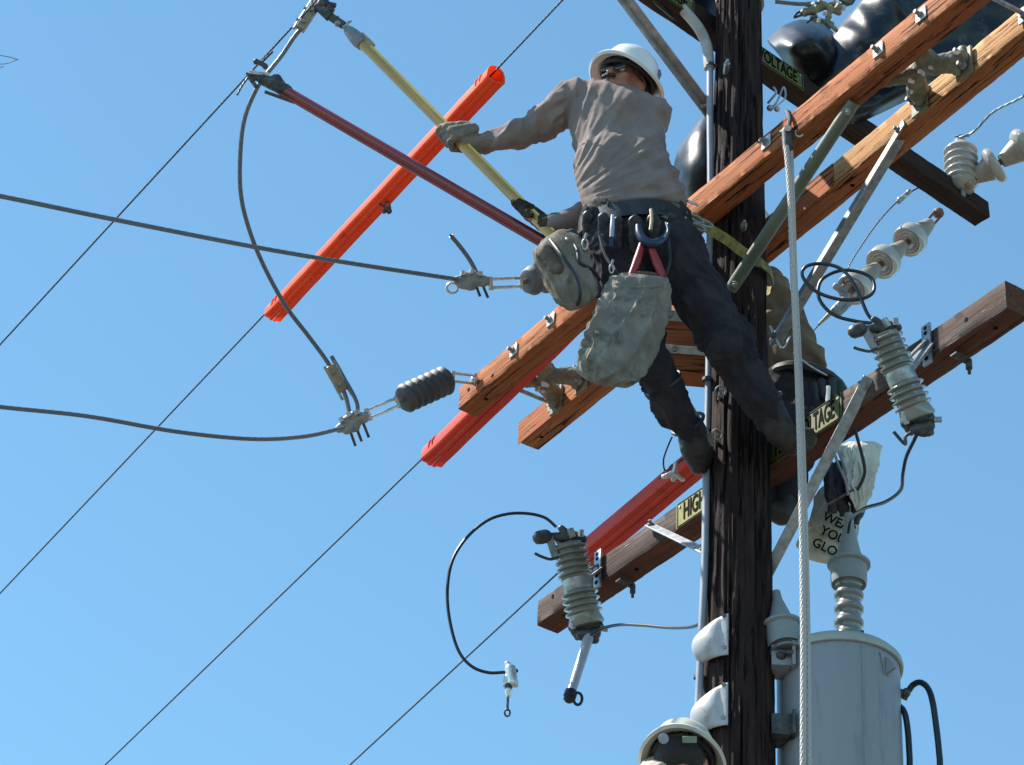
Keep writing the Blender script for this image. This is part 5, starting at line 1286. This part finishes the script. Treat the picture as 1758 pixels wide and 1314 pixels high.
def tool_bucket():
    Y = -.52; a, b = P(955, 420, Y+.03), P(1000, 505, Y-.03); d = (b-a).normalized(); t = thing('tool_bucket', 'worn round canvas tool bucket with black straps at the lineman left hip', 'tool bag', a); k = ps(1, Y)
    L = (b-a).length; r, e = RT, FW
    sack([(944, 404, 16), (949, 412, 34), (960, 434, 42), (978, 472, 41), (994, 504, 36), (1002, 520, 27), (1005, 526, 9)], Y, .8, 2.2, amp=.012, nf=1.6, along=2.0).build1('bucket', M_hide, t, ang=70)
    m = Blob(); m.cap(P(936, 432, Y-.03), k*15, P(958, 462, Y-.035), k*13, (FW, .7)); remesh(m, .005, 2, lambda c_, n_: .003*fbm(c_, 30)).build1('pocket', M_leatherbr, t)
    def strap(pts, w_=6):
        m = MB(); m.tube([P(x, y, Yq) for x, y, Yq in pts], k*w_*.5, 8); m.build1('strap', M_leather, t)
    strap([(944, 412, Y-.03), (962, 436, Y-.075), (984, 468, Y-.078), (995, 498, Y-.070), (992, 522, Y-.03), (984, 526, Y)], 7)
    strap([(975, 408, Y-.02), (990, 428, Y-.06), (995, 450, Y-.07), (1018, 464, Y-.05), (1030, 482, Y-.02)], 6)
    m = Blob(); m.cap(P(955, 412, Y-.02), k*9, P(982, 402, Y-.02), k*10); m.cap(P(985, 408, Y-.02), k*11, P(1000, 424, Y), k*10); remesh(m, .005, 1).build1('rim', M_leather, t)
    m = MB(); m.ball(P(973, 411, Y-.065), k*3, 8); m.build1('rivet', M_bright, t)
tool_bucket()

# ---- second lineman, behind the pole
def lineman_behind():
    t = thing('person', 'lineman in khaki shirt and dark trousers partly hidden behind the pole', 'person', P(1345, 880, .25)); Y = .30
    hc = P(1286, 420, Y+.06); n = (UP*.95 - RT*.25).normalized(); fr = orient(-RT*.5+FW*.8, n)
    b = Blob(); add_head(b, hc, fr, .95); b.chain([hc-n*.06, P(1300, 475, Y), P(1335, 560, Y), P(1370, 640, Y), P(1385, 690, Y)], [.05, .055, .075, .075, .075])
    b.chain([P(1335, 500, Y), P(1394, 612, Y-.07), P(1394, 636, Y-.04)], [.04, .030, .02]); b.chain([P(1290, 490, Y+.1), P(1240, 560, Y+.15), P(1262, 600, Y+.02)], [.05, .04, .03])
    b.chain([P(1400, 690, Y), P(1352, 790, Y-.12), P(1345, 870, Y-.12)], [.06, .045, .035]); b.chain([P(1365, 690, Y+.05), P(1290, 770, Y+.05), P(1290, 880, Y-.0)], [.08, .055, .04])
    remesh(b, .010, 2).build1('body', M_skin, t); face_bits(hc, fr, t, .95); hard_hat(hc+n*.03, fr, t, M_cream)
    S = Blob(); S.cap(P(1308, 500, Y), .105, P(1336, 580, Y), .125, (FW, .8)); S.cap(P(1328, 570, Y), .125, P(1352, 640, Y), .122, (FW, .8)); S.cap(P(1318, 480, Y), .06, P(1340, 530, Y-.02), .06)
    S.chain([P(1330, 512, Y-.02), P(1362, 570, Y-.06), P(1396, 618, Y-.08), P(1396, 642, Y-.05)], [.062, .058, .050, .040]); S.chain([P(1290, 490, Y+.08), P(1240, 560, Y+.15), P(1258, 595, Y+.04)], [.065, .055, .04])
    f1 = folds(RT*.7-UP*.7, 12, 4, .011, 4.0); remesh(S, .0065, 3, lambda q, n_: f1(q, n_)*1.3, 3).build1('shirt', M_khaki, t, ang=80)
    T = Blob(); T.cap(P(1355, 678, Y), .125, P(1408, 690, Y-.02), .092, (FW, .9)); T.chain([P(1392, 700, Y-.02), P(1358, 790, Y-.10), P(1348, 858, Y-.12)], [.108, .072, .056]); T.chain([P(1360, 700, Y+.05), P(1292, 770, Y+.05), P(1290, 860, Y)], [.10, .07, .055])
    f2 = folds(UP, 12, 4, .009, 8.0); remesh(T, .0065, 3, lambda q, n_: f2(q, n_)*1.2, 3).build1('trousers', M_jean, t, ang=80)
    for p in ([(1347, 862, Y-.12), (1342, 882, Y-.13), (1322, 876, Y-.15)], [(1290, 862, Y), (1290, 882, Y), (1272, 878, Y-.02)]):
        m = Blob(); m.chain([P(*q) for q in p], [.05, .045, .036]); remesh(m, .007, 1).build1('boot', M_boot, t)
    m = MB(); c_ = P(1385, 664, Y-.01); m.tube([c_+(RT*math.cos(a)*.135 + UP*(math.cos(a)*-.035) + V((0, 1, 0))*math.sin(a)*.125) for a in [i*math.pi/10 for i in range(20)]], .020, 8, closed=True, spline=False); m.build1('tool_belt', M_leather, t)
    for (x, y, r, mt) in ((1428, 668, 11, M_leather), (1440, 672, 9, M_greenpouch), (1410, 668, 10, M_leather), (1398, 672, 9, M_leather)):
        m = Blob(); k = ps(1, Y); m.cap(P(x, y-10, Y-.12), k*r, P(x+3, y+14, Y-.12), k*r*.8); remesh(m, .006, 1).build1('pouch', mt, t)
    m = MB(); m.tube([P(1422, 664, Y-.17), P(1421, 690, Y-.17)], ps(4), 8); m.build1('tool_handle', M_white, t)
    m = MB(); m.tube([P(1322, 560, Y-.20), P(1338, 592, Y-.20), P(1346, 596, Y-.20), P(1356, 578, Y-.18)], ps(2), 6); m.build1('cord', M_bright, t)
    m = MB(); m.tube([P(1362, 606, Y-.2), P(1390, 628, Y-.18), P(1420, 645, Y-.16)], ps(1.6), 6); m.build1('cord', M_bright, t)
M_greenpouch = mat('dark_green_pouch', (.02, .045, .02), .8)
lineman_behind()

# ---- third lineman, at the bottom edge
def lineman_below():
    Y = -.55; t = thing('person', 'lineman at the bottom edge showing only a cream hard hat and tan shoulder', 'person', P(1180, 2050, Y))
    hatc = P(1172, 1303, Y); n = (UP*.62 + FW*.80 + RT*.10).normalized(); fr = orient(FW*.9+RT*.25-UP*.2, n); hc = hatc - n*.045
    b = Blob(); add_head(b, hc, fr, 1.0); b.cap(hc - FW*.075 - UP*.02, .045, hc - FW*.05 - UP*.10, .055)
    D = lambda x, y, dy=0: P(x, y, Y+dy)
    b.chain([hc-n*.07, D(1150, 1390), D(1150, 1480), D(1155, 1640), D(1165, 1740)], [.055, .06, .08, .08, .08])
    b.chain([D(1060, 1400, .02), D(1030, 1540, .1), D(1100, 1600, .28), D(1175, 1590, .38)], [.055, .045, .035, .03]); b.chain([D(1245, 1400), D(1290, 1540, .12), D(1290, 1600, .32), D(1270, 1590, .36)], [.055, .045, .035, .03])
    b.chain([D(1110, 1750), D(1120, 1950, .12), D(1190, 2120, .36)], [.09, .065, .045]); b.chain([D(1215, 1750), D(1260, 1950, .1), D(1290, 2120, .36)], [.09, .065, .045])
    remesh(b, .009, 2).build1('body', M_skin, t); face_bits(hc, fr, t, 1.0, nape=False)
    hat = hard_hat(hatc, fr, t, M_cream, R=.131)
    # ratchet knob, label and light inside the hat's rear
    q = hatc + FW*-.10 - n*.012
    m = MB(); m.lathe(P(1139, 1268, Y-.145), -FW, [(-.01, .013), (0, .016), (.008, .016), (.010, .006)], 20); m.build1('ratchet_knob', M_fuse, hat)
    m = MB(); m.box(P(1184, 1270, Y-.145), (RT, FW, UP), (.022, .003, .010)); m.build1('size_label', M_lanyard_pale, hat, bevel=.001)
    S = Blob(); S.chain([D(1148, 1336, .0), D(1148, 1394), D(1150, 1500), D(1155, 1650)], [.082, .120, .165, .15], (FW, .85))
    S.chain([D(1150, 1342, .0), D(1095, 1372), D(1050, 1420), D(1030, 1530, .1), D(1100, 1600, .28), D(1160, 1592, .38)], [.080, .082, .078, .06, .048, .042]); S.chain([D(1170, 1372), D(1245, 1410), D(1290, 1540, .12), D(1290, 1600, .30)], [.08, .08, .06, .045])
    f1 = folds(RT*.9+UP*.3, 11, 4, .010, 1.0); remesh(S, .0075, 3, lambda q, n_: f1(q, n_)*1.2, 2).build1('shirt', M_tanshirt, t, ang=80)
    m = Blob(); cc = D(1150, 1316, -.02); m.chain([cc + RT*math.cos(a)*.075 + FW*math.sin(a)*.07 + UP*(.012*math.sin(a)) for a in [i*math.pi/8 for i in range(17)]], [.017]*17); remesh(m, .006, 2).build1('collar', M_tanshirt, t)
    T = Blob(); T.cap(D(1130, 1720), .14, D(1195, 1720), .14); T.chain([D(1110, 1750), D(1120, 1950, .12), D(1185, 2100, .34)], [.11, .08, .06]); T.chain([D(1215, 1750), D(1260, 1950, .1), D(1288, 2100, .34)], [.11, .08, .06]); remesh(T, .010, 3, lambda q, n_: .006*fbm(q, 12)).build1('trousers', M_jean, t, ang=80)
    for x, dy in ((1192, .36), (1290, .36)):
        m = Blob(); m.chain([D(x, 2110, dy), D(x+3, 2150, dy), D(x+8, 2165, dy+.08)], [.055, .05, .04]); remesh(m, .008, 1).build1('boot', M_boot, t)
        m = Blob(); m.cap(D(x-25 if x < 1200 else x-10, 1592, dy+.02), .04, D(x-10, 1590, dy+.04), .036); remesh(m, .008, 1).build1('glove', M_glove, t)
M_lanyard_pale = mat('pale_green_label', (.22, .27, .20), .7)
lineman_below()

def pole_block():
    Y = .13; t = thing('mounting_block', 'short orange wooden block with two pale steel plates seen between the lineman legs', 'bracket', P(1172, 595, Y))
    m = MB(); m.prism([P(1122, 548, Y), P(1216, 556, Y), P(1218, 640, Y), P(1126, 632, Y)], V((0, .10, 0))); m.build('block', M_redwood2, t, bevel=.003)
    for (x0, x1, y, h) in ((1116, 1218, 541, 20), (1124, 1220, 599, 15)):
        m = MB(); m.bar(P(x0, y-2, Y-.012), P(x1, y+6, Y-.012), ps(h), .010, FW); m.build('plate', M_bright, t, bevel=.002)
    for (x, y) in ((1150, 542), (1158, 601)): m = MB(); q = P(x, y, Y-.017); m.cyl(q, q-V((0, .012, 0)), .012, n=6); m.build('bolt', M_dull, t)
pole_block()
# ------------------------------------------------------------------ the milky bag with printed words and its hangers
def printed_bag():
    Y = .30; t = thing('printed_bag', 'tan bag printed with WEAR YOUR GLOVES hanging behind the transformer bushing', 'bag', P(1440, 850, Y)); k = ps(1, Y)
    corners = [(1405, 835), (1478, 850), (1448, 985), (1384, 948)]
    g_ = lambda x, y, dy=0: P(x, y, Y+dy)
    sack([(1446, 836, 24), (1442, 850, 36), (1434, 885, 40), (1424, 925, 42), (1416, 950, 38), (1412, 962, 26), (1411, 967, 8)], Y, .45, 9.1, amp=.007, nf=1.6, along=2.0).build1('sack', M_plastic2, t, ang=75)
    ax = (RT*.90 - UP*.43).normalized(); ay = (UP*.90 + RT*.43).normalized()
    for txt, x, y in (('WEAR', 1446, 898), ('YOUR', 1441, 921), ('GLOVES', 1436, 946)):
        o = lettering(txt, k*21.5, P(x-7, y, Y) - FW*.052, ax, ay, t, 'print')
    m = MB(); m.tube([g_(1386, 935, -.05), g_(1370, 938, -.05), g_(1374, 925, -.05), g_(1390, 905, -.05)], k*3, 6); m.build1('corner', M_plastic2, t)
M_plastic2 = mat('tan_printed_sack', (.50, .44, .33), .6, 0, (.60, .56, .46), 9, bump=.3, bscale=40, dirt=((.34, .19, .06), 8, .52, .70))
printed_bag()
def milky_bag():
    Y = .12; t = thing('plastic_bag', 'crumpled milky plastic bag under the right half of the lowest crossarm', 'bag', P(1470, 770, Y)); k = ps(1, Y); g_ = lambda x, y, dy=0: P(x, y, Y+dy)
    sack([(1478, 758, 18), (1478, 768, 31), (1477, 795, 27), (1476, 822, 21), (1476, 848, 15), (1476, 872, 8), (1476, 880, 4)], Y, .55, 5.2, amp=.012, nf=2.2, along=2.0, crumple=.008).build1('sack', M_plastic, t, ang=60)
    m = MB(); pk = [g_(1496, 778), g_(1512, 775), g_(1503, 792), g_(1494, 800)]; m.prism(pk, FW*.01); m.build1('torn_corner', M_plastic, t)
milky_bag()
def glove_pair():
    Y = .16; t = thing('work_gloves', 'dark bundled gloves and straps hanging above the transformer bushing', 'gloves', P(1440, 800, Y)); k = ps(1, Y); g_ = lambda x, y, dy=0: P(x, y, Y+dy)
    for l, mt in (([(1424, 800), (1428, 850), (1430, 876)], M_darkpurple), ([(1440, 800), (1444, 860), (1450, 880)], M_darkpurple), ([(1466, 848), (1474, 870), (1468, 895)], M_darkpurple)):
        m = Blob(); m.chain([g_(*q) for q in l], [k*11, k*14, k*8], (FW, .7)); m.chain([g_(l[2][0]-4, l[2][1]-8), g_(l[2][0]-7, l[2][1]+5)], [k*5, k*3.5]); m.chain([g_(l[2][0]+4, l[2][1]-8), g_(l[2][0]+5, l[2][1]+4)], [k*5, k*3.5])
        remesh(m, .0045, 2, lambda q, n_: .006*fbm(q, 30)).build1('glove', mt, t)
    for l in ([(1432, 776), (1440, 800), (1452, 828), (1456, 850)], [(1438, 772), (1449, 800), (1454, 815)]):
        m = MB(); m.tube([g_(*q, -.05) for q in l], k*2.4, 8); m.build1('strap', M_sleeve, t)
    m = MB(); m.bar(g_(1418, 868, -.05), g_(1484, 830, -.05), k*4, .006, FW); m.build1('hanger', M_darkmet, t)
    m = MB(); m.tube([g_(1440, 770), g_(1444, 752), g_(1450, 735)], k*2.5, 6); m.build1('hanging_cord', M_leather, t)
M_darkpurple = mat('dark_rubber_gloves', (.028, .018, .026), .5, 0, (.05, .03, .035), 18, bump=.3, bscale=50)
glove_pair()
